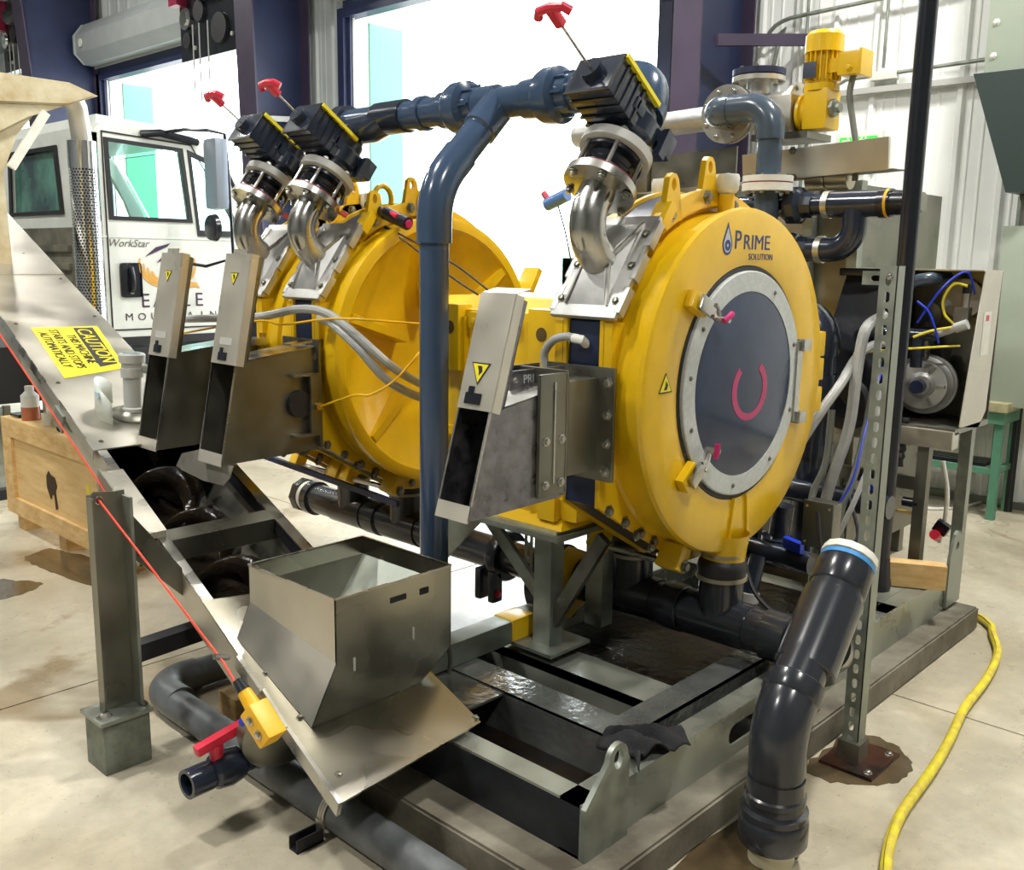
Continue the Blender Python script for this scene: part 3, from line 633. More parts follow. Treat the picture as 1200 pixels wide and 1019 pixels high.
# ------------------------------------------------------------------ discharge chutes
def chute(yc, parent, fr, far=None):
    """slanted-front stainless box on the -x side, open mouth below its cover strip"""
    y0, y1 = yc-.105, yc+.065 if not fr else yc+.06
    if fr: y0, y1 = 1.822, 1.945
    if far is not None: y0, y1 = 3.775, 3.935
    zb_, zt_, zc = .945-(0 if fr else .10), 1.553+(0 if fr else .10), 1.235
    xb, xt = (1.776, 1.955) if fr else ((1.905, 2.07) if far is None else (1.865, 2.025))
    sl = (xt-xb)/(zt_-zb_); X = lambda z: xb+sl*(z-zb_); W = .003; m = SPANG if fr else SSD
    c = part('discharge_chute', MB(), m, parent, 'stainless discharge chute') if 0 else None
    th = .045; xe = 2.172 if fr else 2.36
    mb = MB()
    for y in (y0, y1-W):   # side walls
        mb.prism([(X(zb_), y, zb_), (xe, y, zb_+.005), (xe, y, zc+.045), (X(zc)+th+.01, y, zc+.01), (X(zt_)+th, y, zt_-.02), (X(zt_), y, zt_)], (0, W, 0))
    c = part('discharge_chute', mb, m, parent, 'stainless discharge chute with a slanted open mouth')
    part('chute_floor', MB().prism([(X(zb_), y0, zb_), (X(zb_), y1, zb_), (xe, y1, zb_+.005), (xe, y0, zb_+.005)], (0, 0, -.004)), m, c)
    part('chute_roof', MB().prism([(X(zc)+th, y0, zc+.005), (X(zc)+th, y1, zc+.005), (xe, y1, zc+.045), (xe, y0, zc+.045)], (0, 0, .004)), SS, c)
    part('back_panel', MB().prism([(X(zc)+th, y0, zc), (X(zc)+th, y1, zc), (X(zt_)+th, y1, zt_-.02), (X(zt_)+th, y0, zt_-.02)], (.003, 0, 0)), m, c)
    part('inner_baffle', MB().box((2.1, y0+.004, zb_), (2.104, y1-.004, zc)), BLK, c)
    zm = 1.235+(0 if fr else -.01)
    nrm = V((-1, 0, sl)).normalized(); e = V((sl, 0, 1)).normalized()
    mid = V((X((zm+zt_)/2), (y0+y1)/2, (zm+zt_)/2)); L = (zt_-zm)/2*sqrt(1+sl*sl)
    cv = part('cover_strip', MB().obox(mid+nrm*.004, e, eY, nrm, (L, (y1-y0)/2+.006, .003), .002)
              .obox(mid-nrm*.012-eY*((y1-y0)/2+.006), e, eY, nrm, (L, .002, .016)), STRIP, c, 'bare stainless cover strip above the mouth')
    if not fr: part('top_tongue', MB().obox(V((X(zt_), (y0+y1)/2, zt_))+e*.0+nrm*.001, e, eY, nrm, (.018, .045, .002)), STRIP, c)
    if fr: part('top_cap', MB().prism([(X(zt_)-.002, y0-.006, zt_), (X(zt_)-.002, y1+.006, zt_), (X(zt_)+th+.01, y1+.006, zt_+.012), (X(zt_)+th+.01, y0-.006, zt_+.012)], (0, 0, .003)), STRIP, c)
    part('mouth_lip', MB().obox(V((X(zb_+.015), (y0+y1)/2, zb_+.015))+nrm*.003, e, eY, nrm, (.024, (y1-y0)/2+.003, .002)), STRIP, c)
    for y in (y0, y1): part('mouth_edge', MB().beam((X(zb_)-.002, y, zb_), (X(zm)-.002, y, zm), .006, .006), SS, c)
    f = lambda a, y: V((X(zm), y, zm))+e*a+nrm*.008
    hz = .11 if fr else (zt_-zm)-.085
    hazard(cv, f(hz, (y0+y1)/2+.005), (0, -1, 0), e, .036 if fr else .028, True)
    part('locking_tab', MB().obox(f(.03, (y0+y1)/2+.01), e, eY, nrm, (.016, .030, .004), .002).obox(f(.05, (y0+y1)/2+.022), e, eY, nrm, (.014, .010, .003)), BLKG, cv)
    if not fr: part('serial_sticker', MB().obox(f(.09, (y0+y1)/2), e, eY, nrm, (.014, .045, .0006)), LGR, cv)
    return c
c1 = chute(1.92, p1, True); c2 = chute(3.43, p2, False); c3 = chute(3.855, p3, False, .0)
# mounting flanges of the front chute
fp = part('chute_flange', MB().box((2.352, 1.775, .965), (2.366, 2.06, 1.325), .006), SSD, p1, 'bolted stainless chute flange')
for z in (1.0, 1.09, 1.18, 1.28): bolt(fp, (2.352, 1.80, z), (-1, 0, 0), .012, SS)
part('neck_box', MB().box((2.176, 1.838, 1.0), (2.352, 1.975, 1.29)), SSD, fp)
part('flange_face', MB().box((2.048, 1.806, .962), (2.168, 1.820, 1.325), .004), SSD, fp); part('flange_return', MB().box((2.158, 1.806, .955), (2.172, 1.99, 1.33), .003), SSD, fp)
part('rubber_gasket', MB().box((2.172, 1.812, .96), (2.180, 1.99, 1.325)), BLK, fp)
part('weld_bead', MB().box((2.106, 1.802, 1.0), (2.112, 1.806, 1.30)), SS, fp)
for x in (2.075, 2.145):
    for z in (1.0, 1.13): bolt(fp, (x, 1.806, z), (0, -1, 0), .010, SS)
ma, mb_ = at(598, 463, 'y', 1.93), at(662, 433, 'y', 1.93)
nm = part('maker_plate', MB().box((ma.x, 1.93, 1.245), (mb_.x, 1.936, 1.325), .002), SPANG, fp)
text('PRIME', .036, (ma.x+.055, 1.9295, 1.285), (1, 0, 0), (0, 0, 1), RING, nm, 'maker_lettering', sx=1.0)
for x in (ma.x+.02, mb_.x-.03): bolt(nm, (x, 1.93, 1.298), (0, -1, 0), .008, SS)
part('flange_strap', MB().box((2.0, 2.0, 1.25), (2.26, 2.01, 1.33)), SPANG, fp)
# rear chute flange details on middle press
f2 = part('chute_flange', MB().box((2.35, 3.30, .86), (2.366, 3.56, 1.31), .005), SSD, p2)
part('sensor_bracket', MB().box((2.30, 3.285, .92), (2.34, 3.30, 1.17), .003).box((2.22, 3.285, .915), (2.34, 3.33, .925)).box((2.22, 3.285, 1.165), (2.34, 3.33, 1.175)), SSD, f2)
part('rubber_knob', MB().cyl((2.26, 3.30, 1.05), (2.26, 3.33, 1.05), .055), BLK, f2)
part('cable_gland', MB().cyl((2.325, 3.286, 1.04), (2.325, 3.26, 1.04), .016, 12), mat('brass', (.55, .42, .15), .3, 1), f2)
part('wing_tab', MB().obox((2.27, 3.33, 1.30), (1, 0, .1), (0, 1, 0), (-.1, 0, 1), (.05, .03, .004)), SS, f2)
bolt(f2, (2.352, 3.33, 1.24), (-1, 0, 0), .012, SS)
part('flange_tab', MB().box((2.30, 3.70, 1.26), (2.37, 3.80, 1.29), .004), SS, p3)

# ------------------------------------------------------------------ gearbox between the presses
gb = T('gearbox', 'bright yellow cast gearbox housing between the front and middle presses', 'gearbox', (2.9, 2.4, .735))
GX = 2.47
part('housing', MB().box((GX, 2.005, .76), (3.25, 2.80, 1.47), .03), YEL2, gb)
part('top_cover', MB().hexa([(GX+.02, 2.02, 1.46), (3.2, 2.02, 1.46), (3.2, 2.78, 1.46), (GX+.02, 2.78, 1.46), (GX+.10, 2.08, 1.51), (3.15, 2.08, 1.51), (3.15, 2.74, 1.51), (GX+.10, 2.74, 1.51)]), YEL2, gb)
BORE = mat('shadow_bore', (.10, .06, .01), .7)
for y, hy in ((2.13, 2.15), (2.64, 2.60)):
    b_ = part('corner_pad', MB().box((GX-.035, y-.085, 1.24), (GX+.04, y+.085, 1.485), .012), YEL2, gb)
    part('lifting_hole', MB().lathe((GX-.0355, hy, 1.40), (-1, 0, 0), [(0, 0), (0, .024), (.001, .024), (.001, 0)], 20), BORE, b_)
for y, z in ((2.31, 1.43), (2.49, 1.43), (2.31, 1.12), (2.49, 1.12), (2.16, 1.17), (2.31, .90), (2.62, 1.0)):
    q = part('bolt_boss', MB().box((GX-.018, y-.035, z-.03), (GX+.01, y+.035, z+.03), .010), YEL2, gb); bolt(q, (GX-.018, y, z), (-1, 0, 0), .012, YEL2)
for y in (2.225, 2.545): part('side_rib', MB().box((GX-.02, y-.008, .80), (GX+.01, y+.008, 1.44)), YEL2, gb)
part('foot', MB().hexa([(2.43, 2.04, .737), (3.2, 2.04, .737), (3.2, 2.34, .737), (2.43, 2.34, .737), (2.52, 2.10, .80), (3.2, 2.10, .80), (3.2, 2.3, .80), (2.52, 2.3, .80)]), YEL2, gb)
part('foot_lug', MB().box((2.44, 2.08, .76), (2.50, 2.16, .86), .008), YEL2, gb)
part('rim_lug', MB().obox(at(620, 328, 'y', 3.24), (.5, 0, .86), (0, 1, 0), (.86, 0, -.5), (.062, .05, .016), .004), YEL2, p2)

# ------------------------------------------------------------------ inlet elbow + valve on each press
def inlet(yc, lab, k):
    o = PLC+eY*yc; q = lambda a, b, y=0: o+eN*a+eD*b+eY*y
    t = T('inlet_valve', lab, 'valve', q(.09, 0), 'inlet valves on the presses')
    part('steel_elbow', MB().tube([q(.055, 0)]+arc(q(.085, 0), q(.2, 0), q(.2, .115), 10), .057, 26), SS, t)
    part('elbow_neck', MB().cyl(q(.2, .11), q(.2, .165), .057, 26), SS, t)
    part('lower_flange', MB().lathe(q(.2, .155), eD, [(0, 0), (0, .075), (.008, .118), (.034, .118), (.036, .112), (.036, 0)], 36), SS, t, 'polished steel flange')
    part('gasket', MB().lathe(q(.2, .191), eD, [(0, 0), (0, .113), (.005, .113), (.005, 0)], 32), mat('red_gasket', (.25, .02, .03), .5) if k == 0 else bpy.data.materials['red_gasket'], t)
    part('bellows', MB().lathe(q(.2, .196), eD, [(0, 0), (0, .098), (.014, .098), (.022, .078), (.034, .086), (.044, .078), (.056, .086), (.066, .078), (.074, .098), (.088, .098), (.088, 0)], 32), BLKG, t, 'black rubber bellows')
    part('upper_flange', MB().lathe(q(.2, .284), eD, [(0, 0), (0, .108), (.005, .118), (.036, .118), (.040, .11), (.040, 0)], 36), LGR, t, 'pale grey plastic flange')
    for i in range(6):
        a = 2*pi*i/6+.35; c = eN*cos(a)*.102+eY*sin(a)*.102
        part('stud', MB().cyl(q(.2, .14)+c, q(.2, .335)+c, .007, 8), SS, t)
        bolt(t, q(.2, .324)+c, eD, .012, SS); bolt(t, q(.2, .158)+c, -eD, .010, SSD)
    bd = part('valve_body', MB().lathe(q(.2, .324), eD, [(0, 0), (0, .078), (.03, .082), (.04, .10), (.10, .10), (.11, .08), (.16, .078), (.16, 0)], 28), PVCD, t, 'dark plastic valve body')
    part('body_rib', MB().obox(q(.19, .415), eN, eY, eD, (.11, .088, .022), .006).obox(q(.10, .415), eN, eY, eD, (.03, .10, .040), .006), PVCD, bd)
    [part('clamp_ear', MB().obox(q(.13, .39, e_), eN, eY, eD, (.016, .012, .05)), PVCD, bd) for e_ in (-.105, .105)]
    hd = part('bonnet', MB().obox(q(.34, .415), eN, eY, eD, (.085, .082, .062), .006), PVCD, t, 'ribbed black valve bonnet')
    for j in range(5): part('bonnet_fin', MB().obox(q(.285+.034*j, .415), eN, eY, eD, (.004, .088, .068)), BLKG, hd)
    part('bonnet_cap', MB().cyl(q(.42, .415, .0), q(.455, .415, .0), .036, 20), PVCD, hd)
    part('yellow_strip', MB().beam(q(.21, .478, -.089), q(.42, .478, -.089), .016, .014, eD), YSIG, t, 'yellow position strip')
    e_ = .62 if k == 0 else .56
    part('rod', MB().cyl(q(.43, .415), q(e_, .415), .0045, 8), SS, t)
    h = part('handle', MB().obox(q(e_+.028, .415), eN, eY, eD, (.032, .014, .013), .004), RED, t, 'red T-shaped pull handle')
    part('handle_bar', MB().tube([q(e_+.035, .415, -.062), q(e_+.056, .415, -.045), q(e_+.062, .415, 0), q(e_+.056, .415, .045), q(e_+.035, .415, .062)], .014, 10), RED, h)
    if k: part('red_plug', MB().lathe(q(.2+.0, .19)-eN*.095-eY*.08, -eN-eY*.5, [(0, 0), (0, .012), (.03, .012), (.03, 0)], 12), mat('coral_cap', (.85, .12, .07), .4), t)
    return q
q1 = inlet(1.915, 'knife valve with red T handle above the front press', 0)
q2 = inlet(3.43, 'knife valve with red T handle above the middle press', 1)
q3 = inlet(3.85, 'knife valve with red T handle above the farthest press, left-most of the three', 2)

# ------------------------------------------------------------------ upper manifold
XM, ZM = 2.685, 2.215
um = T('upper_pipe_manifold', 'blue-grey plastic feed pipe running over the three presses with unions and wyes', 'pipe', (XM, 2.9, ZM))
e1 = q1(.2, .478)
cor = V((XM, 1.915, ZM))
part('large_elbow', MB().tube([e1]+arc(cor-eD*.10, cor, cor+eY*.10, 9)+[cor+eY*.16], .079, 28), PVCU, um)
part('elbow_collar', MB().lathe(cor-eD*.095, -eD, [(0, 0), (0, .088), (.035, .088), (.035, 0)], 28), PVCU, um)
part('elbow_collar', MB().lathe(cor+eY*.12, eY, [(0, 0), (0, .088), (.05, .088), (.06, .07), (.06, 0)], 28), PVCU, um)
part('straight_pipe', MB().cyl((XM, 2.07, ZM), (XM, 3.55, ZM), .0575, 28), PVCU, um)
def union(y, r=.098):
    u = part('union', MB().lathe((XM, y-.10, ZM), eY, [(0, 0), (0, .068), (.045, .068), (.05, .08), (.06, .098), (.075, r), (.115, r), (.135, .09), (.14, .072), (.2, .070), (.2, 0)], 32), PVCU, um)
    for i in range(16):
        a = 2*pi*i/16; part('grip_rib', MB().obox((XM+cos(a)*.072, y-.075, ZM+sin(a)*.072), (cos(a), 0, sin(a)), eY, (-sin(a), 0, cos(a)), (.006, .022, .004)), PVCU, u) if i % 2 == 0 else None
union(2.34); union(2.80)
def sock(p, d, L=.07, r=.068, m=PVCU, par=None, nm='socket'):
    return part(nm, MB().lathe(p, d, [(0, 0), (0, r-.003), (.004, r), (L-.004, r), (L, r-.003), (L, 0)], 28), m, par or um)
sock((XM, 2.60, ZM), eY, .10); sock((XM, 2.02+.42, ZM), eY, .03); sock((XM, 3.0, ZM), eY, .04)
# branch to the standpipe
SP = V((2.37, 2.60, 0)); br0 = V((XM, 2.60, ZM)); br1 = V((2.37, 2.60, 1.90)); bd_ = (br1-br0).normalized()
part('wye_branch', MB().lathe(br0, bd_, [(0, 0), (0, .066), (.15, .066), (.155, .0575), (.40, .0575), (.40, 0)], 28), PVCU, um)
# branches to the middle and far valves
for q, y in ((q2, 3.43), (q3, 3.85)):
    a = q(.2, .475); tgt = V((XM, y-.20, ZM)); b = q(.2, .52)
    part('valve_branch', MB().tube([a, q(.2, .50), q(.2, .54), V((XM-.02, y-.12, ZM-.035)), tgt], .0585, 24), PVCD, um)
    sock(q(.2, .468), eD, .06, .068, PVCD); 
part('wye_body', MB().cyl((XM, 3.12, ZM), (XM, 3.30, ZM), .067, 28), PVCD, um)
part('end_cap', MB().lathe((XM, 3.50, ZM), eY, [(0, 0), (0, .075), (.04, .078), (.06, .078), (.07, .07), (.07, .055), (.10, .05), (.10, 0)], 28), PVCD, um)
part('straight_pipe', MB().cyl((XM, 3.55, ZM), (XM, 3.70, ZM), .057, 24), PVCD, um)
# standpipe
sp = T('standpipe', 'tall vertical blue-grey standpipe crossing in front of the gearbox down to the floor', 'pipe', (2.37, 2.60, 0))
el = [br1-bd_*.14]+arc(br1-bd_*.10, br1+V((-.012, 0, -.04)), br1+V((-.012, 0, -.14)), 8)
part('pipe', MB().cyl((2.358, 2.60, 0), (2.358, 2.60, 1.80), .0535, 30), PVCU, sp)
part('bend', MB().tube([br1-bd_*.16]+arc(br1-bd_*.12, br1+V((-.012, 0, -.0)), br1+V((-.012, 0, -.13)), 8)+[br1+V((-.012, 0, -.20))], .0635, 28), PVCU, sp)

# ------------------------------------------------------------------ lower manifold
XL_, ZL, RL = 2.955, .372, .077
lm = T('drain_manifold', 'dark grey plastic drain pipe running under the presses just above the skid', 'pipe', (XL_, 2.9, .295))
part('straight_pipe', MB().cyl((XL_, 1.38, ZL), (XL_, 4.20, ZL), RL, 32), PVCN, lm)
part('bend', MB().tube(spline([(XL_, 1.42, ZL), (XL_, 1.36, ZL), (2.90, 1.28, .40), (2.76, 1.215, .465), (2.66, 1.185, .515)], 5), RL, 28), PVCN, lm)
for y0, y1 in ((1.43, 1.53), (1.86, 1.95), (2.28, 2.36), (3.20, 3.28), (3.62, 3.72)):
    part('coupling', MB().lathe((XL_, y0, ZL), eY, [(0, 0), (0, RL+.006), (.004, RL+.012), (y1-y0-.004, RL+.012), (y1-y0, RL+.006), (y1-y0, 0)], 32), PVCN, lm)
TY = (1.72, 2.115, 3.46, 3.87)
for y in TY:
    part('tee_body', MB().cyl((XL_, y-.13, ZL), (XL_, y+.13, ZL), RL+.007, 32), PVCN, lm)
    part('tee_riser', MB().lathe((XL_, y, ZL), (0, 0, 1), [(0, 0), (0, RL+.004), (.165, RL+.004), (.165, 0)], 32), PVCN, lm)
    b_ = part('rubber_boot', MB().lathe((XL_, y, ZL+.155), (0, 0, 1), [(0, 0), (0, RL+.008), (.03, RL+.010), (.05, RL+.013), (.07, RL+.006), (.085, RL-.008), (.12, RL-.004), (.12, 0)], 32), BLK, lm)
    for z, r in ((.160, RL+.012), (.245, RL-.002)): part('hose_clamp', MB().lathe((XL_, y, ZL+z), (0, 0, 1), [(0, r-.003), (0, r+.003), (.014, r+.003), (.014, r-.003), (0, r-.003)], 32), mat('tan_band', (.33, .29, .20), .4, .6) if 'tan_band' not in bpy.data.materials else bpy.data.materials['tan_band'], b_)
part('end_cap', MB().lathe((XL_, 4.18, ZL), eY, [(0, 0), (0, RL+.014), (.05, RL+.014), (.05, RL+.002), (.065, RL+.002)], 32), PVCN, lm)
part('cream_ring', MB().lathe((XL_, 4.235, ZL), eY, [(0, 0), (0, RL+.004), (.04, RL+.004), (.04, 0)], 32), WHT, lm)
part('cleanout_cap', MB().lathe((XL_, 4.27, ZL), eY, [(0, 0), (0, RL+.016), (.05, RL+.016), (.05, 0)], 8), PVCN, lm)
# butterfly valve in the drain pipe
bv = T('drain_butterfly_valve', 'black wheel-shaped valve with yellow ring on the drain pipe beside the pedestal', 'valve', (XL_, 2.42, .3))
part('valve_ring', MB().lathe((XL_-.10, 2.42, ZL+.0), eY, [(-.05, 0), (-.05, .13), (-.03, .155), (.03, .155), (.05, .13), (.05, 0)], 36), BLKG, bv)
part('yellow_ring', MB().lathe((XL_-.08, 2.355, ZL), eY, [(0, .0), (0, .15), (.015, .15), (.015, 0)], 8), YEL2, bv)
part('polished_rim', MB().lathe((XL_-.10, 2.362, ZL-.02), eY, [(0, .105), (0, .115), (.006, .115), (.006, .105), (0, .105)], 36), CHROME, bv)
hp = T('pipe_coupling_clamp', 'black grooved coupling with a bolt ear hanging under the drain pipe, left of the pedestal', 'coupling', (XL_, 2.85, .26))
part('clamp_shell', MB().lathe((XL_, 2.76, ZL), eY, [(0, 0), (0, RL+.03), (.01, RL+.036), (.05, RL+.036), (.06, RL+.03), (.06, 0)], 32), BLKG, hp)
for y in (2.76, 2.84): part('bolt_ear', MB().box((XL_-.11, y, ZL-.19), (XL_-.05, y+.035, ZL-.05), .012), BLKG, hp)
bolt(hp, (XL_-.08, 2.76, ZL-.15), (0, -1, 0), .012, RED)

# ------------------------------------------------------------------ front overflow pipe outside the skid
ov = T('overflow_pipe', 'thick dark pipe leaning at the front of the skid with a pale capped top', 'pipe', (2.30, 1.13, 0))
B0 = V((2.305, 1.135, 0)); B1 = V((2.29, 1.135, .37)); TP = V((2.735, 1.165, .765)); dd = (TP-B1).normalized()
part('cream_stub', MB().cyl(B0, B0+V((0, 0, .10)), .064, 28), mat('cream_pvc', (.68, .62, .42), .45), ov)
part('reducer_coupling', MB().lathe((2.305, 1.135, .055), (0, 0, 1), [(0, 0), (0, .088), (.012, .096), (.075, .096), (.085, .090), (.088, .093), (.105, .093), (.112, .080), (.13, .079), (.135, .085), (.15, .085), (.155, .079), (.20, .079), (.20, 0)], 32), PVCN, ov)
part('vertical_run', MB().cyl((2.305, 1.135, .24), (2.30, 1.135, .35), .074, 30), PVCN, ov)
part('bend', MB().tube([V((2.304, 1.135, .27)), V((2.303, 1.135, .31))]+arc((2.303, 1.135, .31), B1+V((.005, 0, .03)), B1+V((0, 0, .03))+dd*.09, 8)+[B1+V((0, 0, .03))+dd*.15], .079, 30), PVCN, ov)
part('leaning_run', MB().cyl(B1+V((0, 0, .03))+dd*.10, TP, .072, 30), PVCN, ov)
part('elbow_sleeve', MB().lathe(B1+V((0, 0, .03))+dd*.09, dd, [(0, 0), (0, .078), (.01, .084), (.055, .084), (.06, .079), (.06, 0)], 32), PVCN, ov)
part('wye_barrel', MB().lathe(TP-dd*.38, dd, [(0, 0), (0, .083), (.006, .088), (.25, .088), (.256, .080), (.30, .079), (.30, 0)], 32), PVCN, ov)
part('top_hub', MB().lathe(TP-dd*.105, dd, [(0, 0), (0, .080), (.006, .084), (.085, .084), (.09, .080), (.09, 0)], 32), PVCN, ov)
part('blue_band', MB().lathe(TP-dd*.015, dd, [(0, 0), (0, .0825), (.014, .0825), (.014, 0)], 32), mat('sky_blue_tape', (.06, .28, .62), .4), ov)
part('pale_end_cap', MB().lathe(TP, dd, [(0, 0), (0, .078), (.004, .086), (.028, .083), (.032, .070), (.032, 0)], 14), WHT, ov)

# slotted strut and its base
ss = T('slotted_strut', 'tall galvanised slotted strut channel standing on a rusty base plate by the skid', 'post', (3.0, 1.2, 0))
hs = [slot_pts((2.975, 1.212, .08+.0507*i), (0, 1, 0), (0, 0, 1), .0085, .008) for i in range(31)]
part('slotted_face', MB().plate([(2.975, 1.240, .012), (2.975, 1.184, .012), (2.975, 1.184, 1.645), (2.975, 1.240, 1.645)], hs, (.003, 0, 0)), GALV, ss)
part('side_wall', MB().box((2.975, 1.184, .012), (3.030, 1.187, 1.645)), GALV, ss); part('side_wall', MB().box((2.978, 1.237, .012), (3.030, 1.240, 1.645)), GALV, ss)
part('base_plate', MB().box((2.90, 1.10, 0), (3.13, 1.28, .012)), RUST, ss, 'rusty base plate')
part('base_socket', MB().box((2.955, 1.17, .012), (3.03, 1.245, .08)), SSD, ss)
for x, y in ((2.93, 1.125), (3.10, 1.125), (3.09, 1.26)): bolt(ss, (x, y, .012), (0, 0, 1), .010, SS)
part('cross_arm', MB().plate([(3.034, 1.19, 1.585), (3.034, 1.32, 1.585), (3.034, 1.32, 1.628), (3.034, 1.19, 1.628)], [slot_pts((3.034, 1.27, 1.606), (0, 0, 1), (0, 1, 0), .009, .014)], (.004, 0, 0)), GALV, ss)
bolt(ss, (2.975, 1.207, 1.615), (-1, 0, 0), .008, SS)

# black hanging pipe
bp_ = T('black_drop_pipe', 'slim black pipe dropping from the roof onto the skid deck behind the slotted strut', 'pipe', (4.02, 1.57, .262))
part('pipe', MB().cyl((4.02, 1.57, .30), (4.02, 1.57, 6.9), .037, 20), BLKG, bp_)
part('flared_foot', MB().lathe((4.02, 1.57, .263), (0, 0, 1), [(0, 0), (0, .05), (.03, .052), (.06, .046), (.14, .040), (.14, 0)], 20), BLKG, bp_)
wa, wb_ = at(1036, 686, 'z', .264), at(1108, 693, 'z', .264); wd = (wb_-wa).normalized(); wn_ = V((0, 0, 1)).cross(wd)
one('wood_block', MB().obox((wa+wb_)/2+V((0, 0, .055))+wn_*.04, wd, wn_, (0, 0, 1), ((wb_-wa).length/2, .038, .054), .003), PINE, 'pale pine timber block lying on the skid deck next to the far lug', 'wood block')

# ------------------------------------------------------------------ inclined screw conveyor
CK, CS = .15, .281; CO = V((1.365, 1.848, .268)); CW = .478; CN = V((0, -CS, 1)).normalized()
def cv(u, t, h=0): return CO+V((u*1.05, 0, 0))+V((CK, 1, CS))*(t*1.05)+CN*h
cj = T('screw_conveyor', 'long inclined stainless screw conveyor rising to the left under the discharge chutes', 'conveyor', (1.4, 1.76, .1))
def cslab(u0, u1, t0, t1, h0, h1, t0b=None, t1b=None):
    t0b = t0 if t0b is None else t0b; t1b = t1 if t1b is None else t1b
    return MB().hexa([cv(u0, t0, h0), cv(u1, t0b, h0), cv(u1, t1b, h0), cv(u0, t1, h0), cv(u0, t0, h1), cv(u1, t0b, h1), cv(u1, t1b, h1), cv(u0, t1, h1)])
TE = 6.2; TC = 1.955
part('side_wall', cslab(0, .005, .42, TE, -.125, 0), SSL, cj); part('side_wall', cslab(CW-.005, CW, .42, TE, -.125, 0), SSL, cj)
part('edge_lip', cslab(0, .035, .55, TC, -.004, .004), SS, cj); part('edge_lip', cslab(CW-.035, CW+.01, .55, 2.2, -.004, .004), SS, cj)
mb = MB(); sec = [(.0, -.125)]+[(.02+(CW-.04)/2-((CW-.04)/2)*cos(pi*i/12), -.125-.155*sin(pi*i/12)) for i in range(1, 12)]+[(CW, -.125)]
for (ua, ha), (ub, hb) in zip(sec, sec[1:]):
    v = [mb.bm.verts.new(p_) for p_ in (cv(ua, .48, ha), cv(ub, .48, hb), cv(ub, TE, hb), cv(ua, TE, ha))]; mb.bm.faces.new(v)
part('trough_bottom', mb, SSD, cj)
mb = MB()
v = [mb.bm.verts.new(p_) for p_ in (cv(.09, .5, -.225), cv(CW-.09, .5, -.225), cv(CW-.09, 3.2, -.225), cv(.09, 3.2, -.225))]; mb.bm.faces.new(v)
part('sludge_bed', mb, MUD, cj, 'wet black sludge in the trough')
# spiral flight
mb = MB(); n = 150; rI, rO = .03, .135; pit_ = .34; a_, b_ = [], []
for i in range(n+1):
    t = .55+ (3.0-.55)*i/n; an = 2*pi*t/pit_
    c = cv(CW/2, t, -.150); r_ = V((cos(an), 0, 0))+CN*sin(an)
    a_.append(mb.bm.verts.new(c+r_*rI)); b_.append(mb.bm.verts.new(c+r_*rO))
for i in range(n): mb.bm.faces.new((a_[i], b_[i], b_[i+1], a_[i+1]))
fl_ = part('screw_flight', mb, MUD, cj, 'black shaftless spiral flight coated in sludge'); fl_.modifiers.new('thickness', 'SOLIDIFY').thickness = .014
part('cross_bar', cslab(.0, CW, 1.25, 1.32, -.02, .002), SSD, cj); part('cross_bar', cslab(.0, CW, 1.25, 1.258, -.09, -.02), SSD, cj)
part('rear_wiper', cslab(CW-.03, CW-.02, .6, 2.1, -.06, .0), BLK, cj)
part('cover_plate', cslab(-.012, CW+.012, TC, 4.18, .002, .008), SSL, cj, 'stainless cover plate with the yellow sign')
part('cover_plate', cslab(-.012, CW+.012, 4.18, TE, .006, .012), SSL, cj)
part('cover_skirt', cslab(-.016, -.012, TC, 4.18, -.04, .008), SS, cj); part('cover_skirt', cslab(-.016, -.012, 4.18, TE, -.04, .012), SS, cj)
for u, t in ((.035, 2.02), (.03, 2.62), (.03, 3.38), (CW-.03, 2.75), (CW-.03, 4.1), (.03, 4.1), (CW-.03, 3.45), (.36, 4.6)): bolt(cj, cv(u, t, .008), CN, .008, SSD)
for t0, t1 in ((1.75, 1.87), (2.35, 2.47)): part('hinge_plate', cslab(-.024, -.016, t0, t1, -.11, -.03), GALV, cj)
# left bracket and base plate with the hopper
part('clamp_rail', cslab(-.055, .028, 1.28, 1.74, .004, .030), STRIP, cj, 'bright rail capping the left lip above the leg')
part('rail_cheek', cslab(-.060, -.055, 1.28, 1.74, -.10, .030), SSD, cj); part('rail_end', cslab(-.055, -.005, 1.28, 1.285, -.10, .004), BLK, cj)
bolt(cj, cv(-.062, 1.38, -.05), (-1, 0, 0), .016, SS)
part('end_plate', cslab(0, CW, .47, .48, -.27, 0), SSD, cj)
# hopper on the conveyor's lower end
hz0 = .705; hx0, hx1, hy0, hy1 = 1.54, 1.985, 2.11, 2.553
hp_ = T('feed_hopper', 'square stainless hopper with open top at the low end of the conveyor', 'hopper', (1.5, 1.98, .42))
def pl(x, y, h=.012):   # conveyor plane height
    t = (y-CO.y); return CO.z+CS*t+h
part('base_plate', MB().plate([cv(-.012, -.0, .004), cv(CW+.025, .04, .004), cv(CW+.015, .305, .004), cv(CW+.0, .80, .004), cv(-.005, .885, .004)], [], CN*.006), PLATE, hp_, 'smooth stainless base plate')
part('plate_edge', cslab(-.018, -.006, -.0, .60, -.03, .012), SS, hp_)
for u, t in ((.03, .08), (CW+.02, .06), (.03, .5), (CW-.02, .66), (.035, .30)): bolt(hp_, cv(u, t, .010), CN, .008, SSD)
W = .003
def wall(P, n_): return MB().prism(P, V(n_)*W)
hb = hz0-.19
part('front_wall', wall([(hx0, hy0, hz0), (hx1, hy0, hz0), (hx1, hy0, .44), (1.855, hy0, pl(0, hy0)), (1.452, hy0, pl(0, hy0)), (hx0, hy0, hb)], (0, 1, 0)), PLATE, hp_)
part('left_wall', wall([(hx0, hy0, hz0), (hx0, hy0, hb), (hx0, hy1, hb+.07), (hx0, hy1, hz0)], (1, 0, 0)), SSL, hp_)
